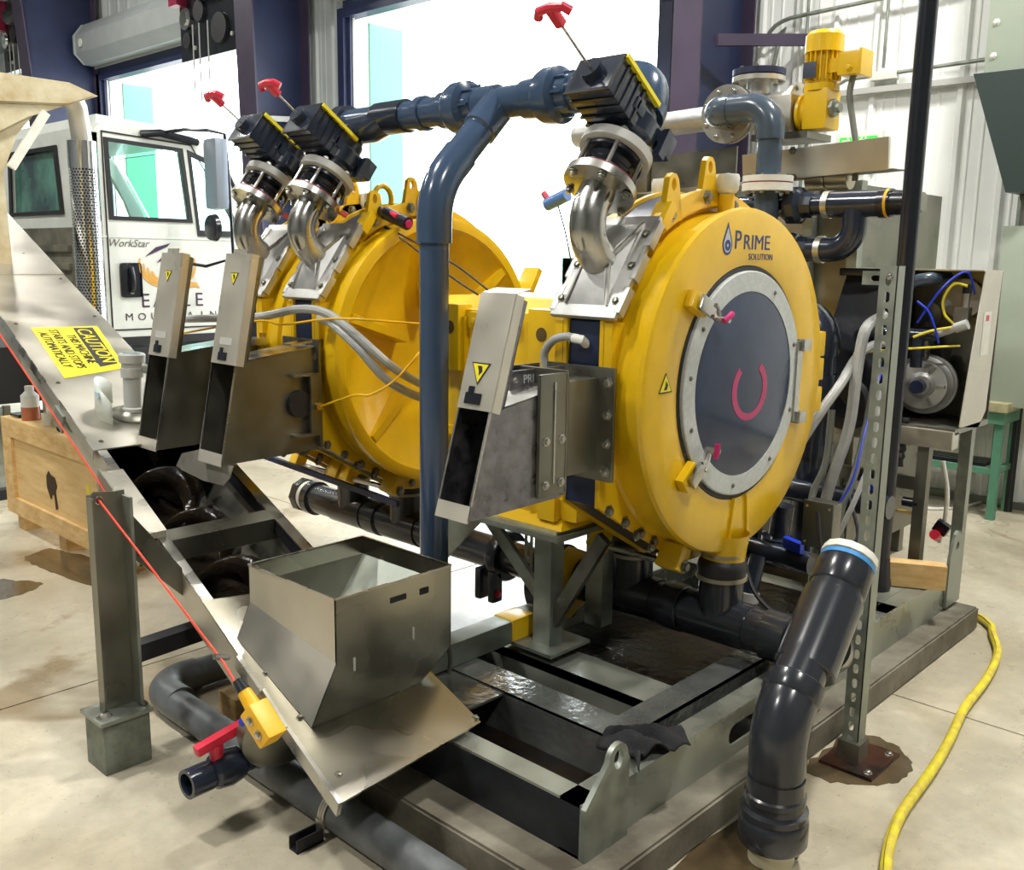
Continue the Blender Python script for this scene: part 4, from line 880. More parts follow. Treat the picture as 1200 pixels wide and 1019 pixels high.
part('left_skirt', MB().prism([(hx0, hy0, hb), (1.452, hy0, pl(0, hy0)), (1.49, hy1, pl(0, hy1)), (hx0, hy1, hb+.07)], (.003, 0, 0)), SSL, hp_)
part('right_wall', wall([(hx1, hy0, hz0), (hx1, hy0, .44), (hx1, hy1, .52), (hx1, hy1, hz0)], (-1, 0, 0)), PLATE, hp_)
part('right_skirt', MB().prism([(hx1, hy0, .44), (1.855, hy0, pl(0, hy0)), (1.90, hy1, pl(0, hy1)), (hx1, hy1, .52)], (-.003, 0, 0)), PLATE, hp_)
part('rear_wall', wall([(hx0, hy1, hz0), (hx1, hy1, hz0), (hx1, hy1, .52), (1.90, hy1, pl(0, hy1)), (1.49, hy1, pl(0, hy1)), (hx0, hy1, hb+.07)], (0, -1, 0)), PLATE, hp_)
# funnel inside
f0 = hz0-.060; f1 = hz0-.31; ix0, ix1, iy0, iy1 = hx0+.01, hx0+.15, hy0+.01, hy1-.10
A4 = [(hx0+W, hy0+W, f0), (hx1-W, hy0+W, f0), (hx1-W, hy1-W, f0), (hx0+W, hy1-W, f0)]; B4 = [(ix0, iy0, f1), (ix1, iy0, f1), (ix1, iy1, f1), (ix0, iy1, f1)]
for i in range(4):
    j = (i+1) % 4; part('funnel_side', MB().prism([A4[i], A4[j], B4[j], B4[i]], (0, 0, -.003)), SSD if i != 1 else GALV, hp_)
for i, (a, b) in enumerate((((hx0, hy0), (hx1, hy0)), ((hx1, hy0), (hx1, hy1)), ((hx1, hy1), (hx0, hy1)), ((hx0, hy1), (hx0, hy0)))):
    part('rim_edge', MB().beam((a[0], a[1], hz0), (b[0], b[1], hz0), .006, .005), SS, hp_)
part('rub_mark', MB().box((hx0+.20, hy0-.002, hz0-.062), (hx0+.26, hy0, hz0-.045), 0), BLK, hp_); part('rub_mark', MB().box((hx0+.315, hy0-.002, hz0-.065), (hx0+.35, hy0, hz0-.045)), BLK, hp_)
part('slot', MB().box((hx0+.285, hy0-.002, hz0-.20), (hx0+.291, hy0, hz0-.16)), LGR, hp_)
part('slot', MB().box((hx0+.06, hy0-.002, hz0-.23), (hx0+.068, hy0, hz0-.19)), LGR, hp_)
# receiving apron below the middle chute
part('apron_plate', MB().prism([at(x, y, 'x', 1.93) for x, y in ((213, 531), (236, 526), (262, 545), (273, 546), (269, 560), (262, 569), (238, 563), (206, 547))], (.004, 0, 0)), STRIP, p2, 'pale drip apron below the chute')

# support leg
lg = T('conveyor_leg', 'grey angle-iron leg on a square grout block holding the conveyor', 'leg', (1.28, 2.95, 0))
part('angle_post', MB().box((1.225, 2.955, .185), (1.232, 2.92, .90)).box((1.225, 2.955, .185), (1.345, 2.962, .905)).box((1.338, 2.93, .185), (1.345, 2.962, .86)), SSD, lg)
part('web_plate', MB().prism([(1.228, 2.950, .185), (1.335, 2.950, .185), (1.318, 2.950, .905), (1.245, 2.950, .915), (1.228, 2.950, .90)], (0, .005, 0)), SSD, lg)
part('rear_flange', MB().box((1.335, 2.90, .185), (1.345, 2.96, .89)), GALV, lg)
part('foot_plate', MB().box((1.185, 2.865, .172), (1.36, 3.02, .185)), GALV, lg)
part('grout_block', MB().box((1.195, 2.875, 0), (1.35, 3.01, .172), .004), mat('grout', (.20, .22, .17), .7, 0, .4, 20), lg)
bolt(lg, (1.215, 2.905, .185), (0, 0, 1), .018, SS)
bolt(lg, (1.345, 2.905, .19), (0, 0, 1), .010, SSD)
part('cross_tie', MB().beam((1.35, 2.985, .34), (1.80, 3.03, .34), .06, .06), BLKT, lg)
part('side_bracket', MB().prism([(1.335, 2.957, .86), (1.335, 2.957, .70), (1.53, 2.957, .50), (1.53, 2.957, .60)], (0, .008, 0)), SSD, lg)
# pull cord
pc = T('safety_cord', 'thin red safety pull cord stretched down beside the conveyor to the yellow switch', 'cord', (1.2, 2.9, .9))
part('cord', MB().tube([cv(-.10, 3.6, .05), cv(-.05, 1.2, -.03), at(116, 586, 'y', 2.94), at(262, 776, 'y', 2.30), at(276, 800, 'y', 2.16)], .0035, 6), RCORD, pc)
part('eye_ring', MB().tube([at(116, 586, 'y', 2.94)+V((.012*cos(a), 0, .012*sin(a))) for a in [2*pi*i/10 for i in range(11)]], .003, 6), SS, pc)
part('cord_clamp', MB().cyl(at(255, 768, 'y', 2.32)-V((.01, 0, .0)), at(268, 770, 'y', 2.32), .009, 8), SS, pc)
es = T('pull_cord_switch', 'yellow emergency pull-cord switch box fixed to the low left side of the conveyor', 'switch', (1.27, 2.1, .5))
s0, s1 = at(278, 797, 'y', 2.16), at(318, 862, 'y', 2.03); sd_ = (s1-s0).normalized(); ux, uy, _z = frame(sd_)
part('nose_cone', MB().cyl(s0, s0+sd_*.035, .014, 16, .02), BLKG, es)
part('switch_tube', MB().cyl(s0+sd_*.03, s0+sd_*.09, .018, 18, .023), ORG, es)
part('switch_box', MB().obox(s0+sd_*.135, sd_, ux, uy, (.052, .030, .030), .007), ORG, es)
for k in (0, 1): bolt(es, s0+sd_*(.115+.042*k)-ux*.031, -ux, .009, SS, 'screw')
part('reset_button', MB().cyl(s0+sd_*.10-uy*.03, s0+sd_*.09-uy*.065-ux*.01, .011, 12), BLUE, es)
part('mounting_plate', MB().obox(s0+sd_*.13+V((.035, .02, .0)), sd_, ux, uy, (.06, .005, .035)), SSD, es)
# caution sign on the conveyor cover
dT = V((CK, 1, CS)).normalized(); dU = V((1, 0, 0)); dU = (dU-dT*dU.dot(dT)).normalized()
cs = T('caution_sign', 'yellow caution sign lying on the conveyor cover plate', 'sign', cv(.23, 2.98, .01))
part('sign_sheet', MB().prism([cv(.07, 2.66, .009), cv(.375, 2.73, .009), cv(.415, 3.30, .009), cv(.085, 3.31, .009)], CN*.0015), YSIG, cs)
part('header_band', MB().prism([cv(.262, 2.76, .0112), cv(.355, 2.785, .0112), cv(.385, 3.28, .0112), cv(.285, 3.285, .0112)], CN*.0006), TXT, cs)
for s_, sz, u, t, sx in (('CAUTION', .102, .292, 3.265, 1.10), ('THIS MACHINE', .064, .222, 3.19, .98), ('STARTS AND STOPS', .064, .158, 3.27, .98), ('AUTOMATICALLY', .064, .100, 3.24, .98)):
    text(s_, sz, cv(u, t, .0132), -dT, dU, YSIG if sz > .08 else TXT, cs, 'sign_lettering', sx=sx)
# radar level sensor
ls = T('level_sensor', 'silver radar level sensor with round dial standing on the conveyor cover', 'sensor', cv(.25, 2.20, .01))
b0 = cv(.235, 2.22, .008); ax_ = V((.02, -.02, 1)).normalized()
part('mount_flange', MB().lathe(b0, CN, [(0, 0), (0, .098), (.010, .098), (.014, .07), (.03, .05), (.03, 0)], 28), SSD, ls)
part('sensor_neck', MB().lathe(b0+CN*.02, ax_, [(0, 0), (0, .046), (.015, .046), (.02, .038), (.16, .040), (.16, 0)], 28), LGR, ls)
part('sensor_head', MB().lathe(b0+CN*.02, ax_, [(.155, 0), (.155, .048), (.195, .050), (.20, .046), (.215, .046), (.222, .056), (.255, .058), (.262, .053), (.262, 0)], 32), LGR, ls)
part('display', MB().lathe(b0+CN*.02, ax_, [(.2625, 0), (.2625, .040), (.266, .038), (.266, 0)], 24), mat('dial_grey', (.20, .24, .24), .3), ls)
part('cable_entry', MB().cyl(b0+ax_*.21+V((.035, -.03, 0)), b0+ax_*.21+V((.08, -.07, -.01)), .018, 14), LGR, ls)
wg = T('curved_guard', 'clear curved plastic shield standing beside the level sensor', 'guard', cv(.17, 2.2, .01))
mb = MB(); N = 14; ra = []
for i in range(N):
    a = radians(95+120*i/(N-1)); base = cv(.22, 2.22, .01)+V((cos(a)*.14, sin(a)*.14, 0)); base.z = CO.z+CS*(base.y-CO.y)+.012
    h = .15*sin(pi*(i+1.2)/(N+1.4))**.35; ra.append((mb.bm.verts.new(base), mb.bm.verts.new(base+V((0, 0, h)))))
for a, b in zip(ra, ra[1:]): mb.bm.faces.new((a[0], b[0], b[1], a[1]))
g_ = part('shield', mb, mat('frosted_plastic', (.62, .66, .60), .35), wg); g_.modifiers.new('thickness', 'SOLIDIFY').thickness = .004
part('pale_label', MB().obox(cv(.22, 2.22, .12)+V((cos(radians(170))*.144, sin(radians(170))*.144, 0)), (-.17, -1, 0), (0, 0, 1), (1, -.17, 0), (.025, .012, .002)), mat('pale_blue_label', (.45, .62, .68), .5), wg)

# ------------------------------------------------------------------ wooden crate and bottles
cr = T('wooden_crate', 'pale plywood shipping crate with a punctured side, behind the conveyor leg', 'crate', (2.1, 5.4, 0))
ca = radians(4); cx0, cy0, cy1, cz0, cz1 = 2.06, 4.72, 6.12, .10, .66
part('side_panel', MB().box((cx0+.02, cy0, cz0), (cx0+.035, cy1, cz1)), WOOD, cr); part('near_panel', MB().box((cx0+.02, cy0, cz0), (cx0+.38, cy0+.015, cz1)), WOOD, cr)
part('far_panel', MB().box((cx0+.02, cy1-.015, cz0), (cx0+.38, cy1, cz1)), WOOD, cr); part('top_panel', MB().box((cx0+.0, cy0-.02, cz1), (cx0+.40, cy1, cz1+.02)), WOOD, cr)
part('batten', MB().box((cx0, cy0-.02, cz1-.09), (cx0+.02, cy1, cz1)), PINE, cr); part('batten', MB().box((cx0, cy0-.02, cz0), (cx0+.02, cy1, cz0+.10)), PINE, cr)
for y in (cy0-.02, cy1-.13): part('batten', MB().box((cx0, y, cz0+.10), (cx0+.02, y+.13, cz1-.09)), PINE, cr)
part('batten', MB().box((cx0+.0, cy0-.03, cz0), (cx0+.38, cy0-.0, cz0+.10)), PINE, cr); part('batten', MB().box((cx0, cy0-.03, cz1-.09), (cx0+.38, cy0, cz1)), PINE, cr)
for y in (4.75, 5.35, 5.95): part('runner', MB().box((cx0+.03, y, 0), (cx0+.36, y+.10, .10)), PINE, cr)
rnd = random.Random(5); hole = [(cx0+.0185, 5.47+(.035+.05*rnd.random())*cos(a), .36+(.035+.06*rnd.random())*sin(a)) for a in [2*pi*i/11 for i in range(11)]]
part('puncture', MB().prism(hole, (-.002, 0, 0)).prism([(cx0+.018, 5.40, .24), (cx0+.018, 5.43, .23), (cx0+.018, 5.44, .33), (cx0+.018, 5.42, .34)], (-.002, 0, 0)), mat('broken_wood_shadow', (.05, .025, .01), .8), cr)
part('yellow_tag', MB().box((cx0+.017, 4.97, .40), (cx0+.02, 5.01, .45)), YSIG, cr)
def bottle(x, y, r, h, lab, liquid=None, capm=WHT, z=.681):
    t = T('bottle', lab, 'bottle', (x, y, z), 'bottles on the crate')
    part('body', MB().lathe((x, y, z), (0, 0, 1), [(0, 0), (0, r), (h*.72, r), (h*.82, r*.6), (h*.86, r*.45), (h*.86, 0)], 22), BOTT, t)
    if liquid: part('liquid', MB().lathe((x, y, z+.002), (0, 0, 1), [(0, 0), (0, r+.0015), (h*.38, r+.0015), (h*.38, 0)], 22), liquid, t)
    part('cap', MB().cyl((x, y, z+h*.86), (x, y, z+h), r*.5, 16), capm, t); return t
bottle(2.14, 5.86, .05, .20, 'squat white bottle half full of amber liquid on the crate', AMBER)
bottle(2.22, 5.72, .045, .27, 'tall translucent bottle with a blue cap on the crate', None, BLUE)
bottle(2.27, 5.90, .045, .20, 'white bottle with a green band behind the amber one on the crate', None, mat('green_cap', (.08, .4, .12), .4))
bottle(2.32, 5.62, .04, .22, 'plain white bottle nearest the conveyor on the crate')
one('plastic_cup', MB().lathe((2.14, 5.60, .681), (0, 0, 1), [(0, 0), (0, .032), (.07, .04), (.07, .036), (.005, .03), (.005, 0)], 20), WHT, 'small white plastic cup on the edge of the crate', 'cup')
gl = one('work_glove', MB().tube(spline([(2.10, 5.35, .70), (2.16, 5.43, .715), (2.2, 5.50, .70), (2.26, 5.56, .705)]), .035, 10, rf=lambda t: .6+.5*sin(pi*t)), CLOTH, 'crumpled black cloth on the near corner of the crate', 'cloth')
one('angle_clip', MB().box((2.10, 5.95, .681), (2.35, 6.08, .70), .004), BLKG, 'flat black case lying at the far end of the crate', 'case')
sv = T('steel_rack', 'grey steel rack at the left edge behind the crate', 'rack', (1.9, 7.2, 0))
for x, y in ((1.75, 6.9), (2.35, 6.9), (1.75, 7.8), (2.35, 7.8)): part('post', MB().box((x, y, 0), (x+.04, y+.04, .62)), SSD, sv)
part('sloping_panel', MB().hexa([(1.80, 6.88, .05), (2.4, 6.88, .05), (2.4, 6.90, .05), (1.80, 6.90, .05), (1.70, 7.0, .60), (2.4, 7.0, .60), (2.4, 7.02, .60), (1.70, 7.02, .60)]), GALV, sv)
part('base_rail', MB().box((1.5, 6.80, 0), (2.45, 6.90, .07)), BLKT, sv)

# ------------------------------------------------------------------ floor drain pipe, red valve, blocks
fp_ = T('floor_pipe', 'scuffed grey pipe lying on the floor with an elbow behind the conveyor leg', 'pipe', (1.545, 2.4, 0))
R_ = .055
part('straight_pipe', MB().cyl((1.528, .9, .060), (1.545, 3.10, .060), R_, 26), PVCF, fp_)
part('elbow', MB().tube([(1.555, 3.06, .062)]+arc((1.555, 3.14, .062), (1.555, 3.26, .062), (1.675, 3.26, .062), 8)+[V((1.72, 3.26, .062))], .062, 24), PVCF, fp_)
part('cross_pipe', MB().cyl((1.70, 3.26, .062), (2.5, 3.26, .062), R_, 24), PVCF, fp_)
part('straight_pipe', MB().cyl((1.40, 2.02, .05), (1.72, 2.02, .05), .04, 16), BLKT, fp_) if 0 else None
pcl = T('pipe_strap_clamp', 'curved metal strap holding the floor pipe to a short black strut', 'clamp', (1.52, 2.12, 0))
part('strut_foot', MB().box((1.385, 2.095, 0), (1.475, 2.135, .005)).box((1.385, 2.095, 0), (1.475, 2.10, .04)).box((1.385, 2.13, 0), (1.475, 2.135, .04)), BLKT, pcl)
for y in (2.103, 2.113, 2.123): part('strap_band', MB().tube([V((1.538+cos(a)*.0605, y, .062+sin(a)*.0605)) for a in [radians(200-11*i) for i in range(12)]], .0035, 6), SSL, pcl)
part('strap_tail', MB().box((1.472, 2.097, .02), (1.480, 2.129, .06)), SSL, pcl)
bolt(pcl, (1.55, 2.11, .125), (0, -1, .4), .010, SS)
rv = T('red_handled_ball_valve', 'grey plastic ball valve with red lever near the floor', 'valve', (1.36, 2.44, .1))
z_ = .165; a0_, a1_ = V((1.215, 2.385, z_)), V((1.56, 2.40, z_+.0)); dv = (a1_-a0_).normalized()
part('open_end', MB().lathe(a0_, dv, [(.05, 0), (.05, .031), (0, .032), (0, .043), (.07, .043), (.075, .038), (.09, .038)], 26), PVCD, rv)
part('valve_body', MB().lathe(a0_+dv*.08, dv, [(0, 0), (0, .040), (.01, .050), (.05, .056), (.09, .050), (.10, .040), (.15, .038), (.15, .044), (.22, .044), (.22, 0)], 26), PVCD, rv)
part('stem_hub', MB().cyl(a0_+dv*.10+V((0, 0, .03)), a0_+dv*.10+V((0, 0, .085)), .020, 16), RED, rv, 'red lever hub')
part('lever', MB().obox(a0_+dv*.115+V((0, 0, .10)), (dv+V((0, .0, .16))), (0, 1, 0), (-.16, 0, 1), (.082, .016, .014), .006), RED, rv, 'red lever')
part('outlet_elbow', MB().tube(arc(a1_-dv*.04, a1_+dv*.03, a1_+dv*.03+V((0, 0, .07)), 6)+[V((1.60, 2.405, .30))], .038, 18), PVCD, rv)
one('timber_block', MB().box((1.68, 2.90, 0), (1.84, 3.02, .085), .003), PINE, 'short timber block on the floor under the conveyor beside the floor pipe', 'wood block')
part('round_end_cover', MB().lathe(cv(.06, .44, -.13), (-.2, -1, -.3), [(0, 0), (0, .13), (.05, .13), (.07, .10), (.07, 0)], 28), SSD, cj)

# ------------------------------------------------------------------ yellow water hose
ph = [(1037, 1035), (1042, 990), (1058, 950), (1090, 905), (1112, 868), (1130, 830), (1156, 795), (1169, 765), (1163, 742), (1150, 731)]
hpts = spline([at(x, y, 'z', .022) for x, y in ph[:-1]]+[V((4.60, 1.27, .022)), V((4.72, 1.42, .022)), V((4.9, 1.9, .022))], 8)
wh = T('water_hose', 'yellow water hose winding over the floor to the right of the skid', 'hose', hpts[8])
part('hose_body', MB().tube(hpts, .0165, 14), YHOSE, wh)
part('dark_stripe', MB().tube([p_+V((-.009, .004, .0125)) for p_ in hpts], .0026, 6), BLKT, wh)

# ------------------------------------------------------------------ tank and frame behind the front press
tk = T('flocculation_tank', 'stainless panelled tank standing behind the front press', 'tank', (4.9, 2.6, .107))
part('tank_body', MB().box((4.62, 2.02, .16), (5.6, 3.6, 2.02)), SSD, tk)
part('front_panel', MB().box((4.60, 2.30, .9), (4.62, 2.62, 2.0), .004), SSL, tk)
for y in (2.02, 2.26, 2.64, 3.1): part('corner_post', MB().box((4.56, y, .12), (4.62, y+.05, 2.04)), GALV, tk)
part('top_rim', MB().box((4.58, 2.62, 2.02), (4.66, 3.6, 2.06)), SSL, tk); 
for x in (4.7, 5.5): part('leg', MB().box((x, 2.05, 0), (x+.06, 2.11, .2)), SSD, tk)
part('port_pipe', MB().lathe((4.30, 2.16, 2.03), (0, -1, 0), [(0, 0), (0, .052), (.09, .052), (.092, .045), (.10, .045), (.10, .052), (.2, .052), (.2, 0)], 24), mat('bronze_port', (.40, .36, .26), .35, .9), tk)
cp = T('cover_angle', 'bright crumpled stainless cover plate below the yellow motor', 'plate', (4.25, 2.1, 2.02))
part('face', MB().prism([(4.22, 2.46, 2.02), (4.22, 1.76, 2.05), (4.20, 1.76, 2.185), (4.20, 2.46, 2.15)], (.012, 0, 0)), SSL, cp)
part('lower_lip', MB().prism([(4.22, 2.46, 2.02), (4.22, 1.74, 2.05), (4.32, 1.72, 2.05), (4.32, 2.46, 2.02)], (0, 0, .004)), SSD, cp)
bolt(cp, (4.20, 2.20, 2.155), (-1, 0, 0), .012, SSD); bolt(cp, (4.22, 2.20, 2.04), (-1, 0, 0), .012, SSD)
cq = T('channel_cover', 'dull stainless channel plate left of the blue-grey vertical pipe behind the press', 'plate', (4.3, 2.8, 2.0))
part('face', MB().prism([(4.25, 3.12, 2.0), (4.25, 2.52, 2.03), (4.25, 2.52, 2.20), (4.25, 3.12, 2.17)], (.012, 0, 0)), SSD, cq)
part('bracket', MB().box((4.22, 3.02, 2.0), (4.25, 3.12, 2.3), .003), SSD, cq)
part('lower_rail', MB().box((4.25, 2.5, 1.90), (4.30, 3.3, 1.96)), SSL, cq)
# stainless transfer pipe with flanges
sf = T('transfer_pipe', 'horizontal stainless pipe with bolted flanges behind the big pipe elbow', 'pipe', (4.3, 3.0, 2.35))
def flange(par, p, d, r, th=.022, m=SSL, nb=8, rb=.010, bm_=SS):
    f_ = part('flange', MB().lathe(p, d, [(0, 0), (0, r), (th, r), (th, 0)], 36), m, par); u, w, d = frame(d)
    for i in range(nb):
        c = V(p)+(u*cos(2*pi*(i+.5)/nb)+w*sin(2*pi*(i+.5)/nb))*r*.82
        bolt(f_, c-d*.001, -d, rb, bm_); bolt(f_, c+d*(th+.001), d, rb, bm_)
    return f_
part('pipe', MB().cyl((4.35, 3.6, 2.33), (4.35, 2.62, 2.36), .060, 28), CAST, sf)
flange(sf, (4.22, 2.56, 2.345), (-1, 0, 0), .135, .024); flange(sf, (4.25, 2.56, 2.345), (-1, 0, 0), .135, .024)
flange(sf, (4.30, 3.13, 2.36), (0, -1, 0), .12)
part('mixer_body', MB().lathe((4.35, 2.60, 2.36), (0, -1, 0), [(0, 0), (0, .08), (.10, .085), (.28, .085), (.30, .07), (.30, 0)], 28), CAST, sf)
part('riser_neck', MB().cyl((4.35, 2.48, 2.40), (4.35, 2.48, 2.55), .055, 22), CAST, sf)
flange(sf, (4.35, 2.48, 2.50), (0, 0, 1), .125, .022); flange(sf, (4.35, 2.48, 2.528), (0, 0, 1), .125, .028, DNAVY, bm_=SSD)
flange(sf, (4.35, 2.28, 2.36), (0, -1, 0), .115)
# gear motor
gm = T('gear_motor', 'yellow vertical gear motor with fan cowl and terminal box on a steel mounting block', 'motor', (4.3, 2.1, 2.25))
part('mount_block', MB().box((4.22, 2.18, 2.27), (4.42, 2.36, 2.44), .004), SSL, gm, 'bare stainless mounting block')
part('mount_plate', MB().box((4.20, 2.08, 2.24), (4.44, 2.36, 2.27)), SSD, gm)
M0 = V((4.32, 2.085, 0))
part('gear_case', MB().box((4.25, 2.02, 2.28), (4.39, 2.14, 2.46), .02), YEL2, gm)
part('gear_flange', MB().lathe((4.32, 2.17, 2.36), (0, -1, 0), [(0, 0), (0, .085), (.015, .085), (.02, .07), (.05, .06), (.05, 0)], 28), YEL2, gm)
part('output_cap', MB().lathe((4.30, 2.03, 2.37), (-.1, -1, 0), [(0, 0), (0, .04), (.03, .04), (.04, .022), (.055, .022), (.055, 0)], 8), GALV, gm)
part('motor_body', MB().lathe(M0+V((0, 0, 2.45)), (0, 0, 1), [(0, 0), (0, .078), (.03, .078), (.035, .066), (.17, .066), (.17, 0)], 28), YEL2, gm)
for i in range(20):
    a = 2*pi*i/20; part('cooling_fin', MB().obox(M0+V((cos(a)*.072, sin(a)*.072, 2.555)), (cos(a), sin(a), 0), (-sin(a), cos(a), 0), (0, 0, 1), (.010, .003, .06)), YEL2, gm)
part('fan_cowl', MB().lathe(M0+V((0, 0, 2.615)), (0, 0, 1), [(0, 0), (0, .086), (.075, .084), (.092, .07), (.096, .05), (.096, 0)], 32), YEL2, gm)
part('name_plate', MB().box((4.232, 2.075, 2.50), (4.238, 2.135, 2.57), .002), mat('slate_plate', (.05, .06, .09), .4), gm)
part('terminal_box', MB().box((4.25, 1.885, 2.50), (4.36, 1.985, 2.60), .012).box((4.27, 1.98, 2.52), (4.34, 2.04, 2.58)), YEL2, gm)
part('box_lid', MB().box((4.245, 1.873, 2.495), (4.365, 1.887, 2.605), .004), YEL2, gm)
for y in (1.93,): bolt(gm, (4.25, y, 2.53), (-1, 0, 0), .012, YEL2)
part('cable', MB().tube(spline([(4.30, 1.93, 2.50), (4.30, 1.94, 2.42), (4.30, 1.915, 2.30), (4.30, 1.89, 2.18), (4.31, 1.89, 2.05)]), .014, 10), HOSED, gm)

gm.location += V((-.02, .045, -.035))
# grey pvc riser with flange behind the press
rp = T('riser_pipe', 'blue-grey plastic riser with a pale flange behind the top right of the front press', 'pipe', (4.05, 2.24, 1.3))
part('elbow_run', MB().tube([(4.05, 2.50, 2.335)]+arc((4.05, 2.345, 2.335), (4.05, 2.235, 2.335), (4.05, 2.235, 2.225), 8)+[V((4.05, 2.235, 2.19))], .064, 28), PVC, rp)
part('end_elbow', MB().tube([(4.05, 2.44, 2.335)]+arc((4.05, 2.46, 2.335), (4.05, 2.54, 2.335), (4.13, 2.54, 2.335), 8)+[V((4.20, 2.54, 2.335))], .069, 28), PVC, rp)
part('vertical_pipe', MB().cyl((4.05, 2.235, 1.30), (4.05, 2.235, 2.20), .055, 28), PVC, rp)
part('pale_flange', MB().lathe((4.05, 2.235, 1.965), (0, 0, 1), [(0, 0), (0, .112), (.034, .112), (.034, 0)], 36), WHT, rp); part('gasket', MB().lathe((4.05, 2.235, 1.999), (0, 0, 1), [(0, 0), (0, .110), (.006, .110), (.006, 0)], 32), bpy.data.materials['red_gasket'], rp)
part('pale_flange', MB().lathe((4.05, 2.235, 2.005), (0, 0, 1), [(0, 0), (0, .112), (.026, .112), (.026, 0)], 36), WHT, rp)
for i in range(8):
    a = 2*pi*(i+.3)/8; bolt(rp, (4.05+cos(a)*.092, 2.235+sin(a)*.092, 2.031), (0, 0, 1), .011, SS); bolt(rp, (4.05+cos(a)*.092, 2.235+sin(a)*.092, 1.965), (0, 0, -1), .011, SS)
# black cross pipe with unions
bx = T('black_union_pipework', 'black pipework with unions and a U-shaped bend behind the front press', 'pipe', (4.1, 1.95, 1.6))
Z1, Z2, X_ = 1.905, 1.71, 4.15
part('upper_run', MB().cyl((X_, 2.7, Z1), (X_, 1.70, Z1), .048, 24), PVCD, bx)
def un(y, z, r=.085): return part('union_nut', MB().lathe((X_, y+.06, z), (0, -1, 0), [(0, 0), (0, .058), (.02, .07), (.03, r), (.08, r), (.095, .07), (.10, .060), (.15, .058), (.15, 0)], 10), PVCD, bx)
un(2.14, Z1); un(2.15, Z2, .078)
for z, y in ((Z1, 2.0), (Z2, 2.02)): part('band_clamp', MB().lathe((X_, y, z), (0, -1, 0), [(0, 0), (0, .060), (.028, .060), (.028, 0)], 24), SSL, bx)
part('tee_body', MB().cyl((X_, 1.97, Z1), (X_, 1.75, Z1), .057, 24), PVCD, bx)
part('u_bend', MB().tube([(X_, 1.86, Z1)]+arc((X_, 1.86, Z2+.10), (X_, 1.86, Z2), (X_, 1.96, Z2), 8)+[V((X_, 2.2, Z2))], .055, 24), PVCD, bx)
part('end_adapter', MB().lathe((X_, 1.75, Z1), (0, -1, 0), [(0, 0), (0, .063), (.03, .063), (.03, .06), (.05, .06), (.05, .052), (.12, .052), (.12, 0)], 24), BLKG, bx)
part('yellow_label', MB().lathe((X_, 1.722, Z1), (0, -1, 0), [(0, .0), (0, .0615), (.014, .0615), (.014, 0)], 24), mat('orange_band', (.75, .38, .01), .4), bx)
part('hose_tail', MB().lathe((X_, 1.63, Z1), (0, -1, 0), [(0, 0), (0, .045), (.03, .048), (.06, .04), (.06, 0)], 20), SSD, bx)
# large dark elbow
le = T('dark_drop_pipe', 'thick dark plastic pipe curving down behind the right edge of the front press', 'pipe', (4.05, 2.0, .5))
part('bend', MB().tube([(4.05, 2.25, 1.42)]+arc((4.05, 2.06, 1.42), (4.05, 1.93, 1.42), (4.05, 1.93, 1.29), 8)+[V((4.05, 1.93, 1.25))], .088, 26), PVCD, le)
part('drop', MB().cyl((4.05, 1.93, .30), (4.05, 1.93, 1.25), .080, 26), PVCD, le)
part('collar', MB().cyl((4.05, 1.93, 1.10), (4.05, 1.93, 1.17), .092, 26), PVCD, le)
part('collar', MB().cyl((4.05, 1.93, .80), (4.05, 1.93, .86), .092, 26), PVCD, le)

# ------------------------------------------------------------------ pump skid cabinet on legs
pc_ = T('pump_cabinet', 'open stainless pump cabinet with slanted sides at the right end of the skid', 'cabinet', (4.5, 1.6, .262))
CX0, CX1, CY0, CY1, CZ0, CZ1 = 4.22, 4.78, 1.40, 2.02, .95, 1.625
part('right_side', MB().prism([(4.47, CY0, CZ1), (4.70, CY0, CZ1), (4.66, CY0, 1.0), (4.58, CY0, .93), (4.33, CY0, .96)], (0, .004, 0)), SSL, pc_, 'slanted stainless side panel')
part('left_side', MB().prism([(4.47, CY1, CZ1), (4.70, CY1, CZ1), (4.66, CY1, 1.0), (4.28, CY1, .96)], (0, -.004, 0)), SSD, pc_)
part('back_panel', MB().box((4.70, CY0, .95), (4.705, CY1, CZ1)), SSD, pc_)
part('top_panel', MB().box((4.45, CY0, CZ1), (4.71, CY1, CZ1+.006)), SSL, pc_)
part('base_tray', MB().box((4.28, CY0, .93), (4.71, CY1, .955)), SSD, pc_)
part('front_rail', MB().box((4.26, 1.40, .865), (4.34, 2.05, .945), .008), SSL, pc_)
for x, y in ((4.28, 1.50), (4.60, 1.43), (4.28, 1.98), (4.60, 1.98)):
    part('leg', MB().box((x, y, .262 if x < 4.5 and y > 1.42 else .12), (x+.05, y+.05, .93)), SSD if y > 1.45 else GALV, pc_)
part('cross_rail', MB().box((4.29, 1.55, .66), (4.32, 1.98, .72)), SSD, pc_)
part('data_plate', MB().box((4.50, CY0-.002, 1.26), (4.60, CY0, 1.45)), WHT, pc_); part('red_mark', MB().box((4.53, CY0-.003, 1.41), (4.57, CY0-.002, 1.435)), RED, pc_)
pm = T('pump', 'round cast stainless pump head inside the open cabinet', 'pump', (4.42, 1.66, 1.0))
part('pump_head', MB().lathe((4.48, 1.62, 1.115), (-1, -.15, 0), [(0, 0), (0, .130), (.03, .130), (.038, .118), (.052, .108), (.060, .06), (.075, .045), (.095, .042), (.095, 0)], 36), CAST, pm)
part('pump_rim', MB().lathe((4.50, 1.62, 1.115), (-1, -.15, 0), [(0, 0), (0, .137), (.02, .137), (.02, 0)], 36), CAST, pm)
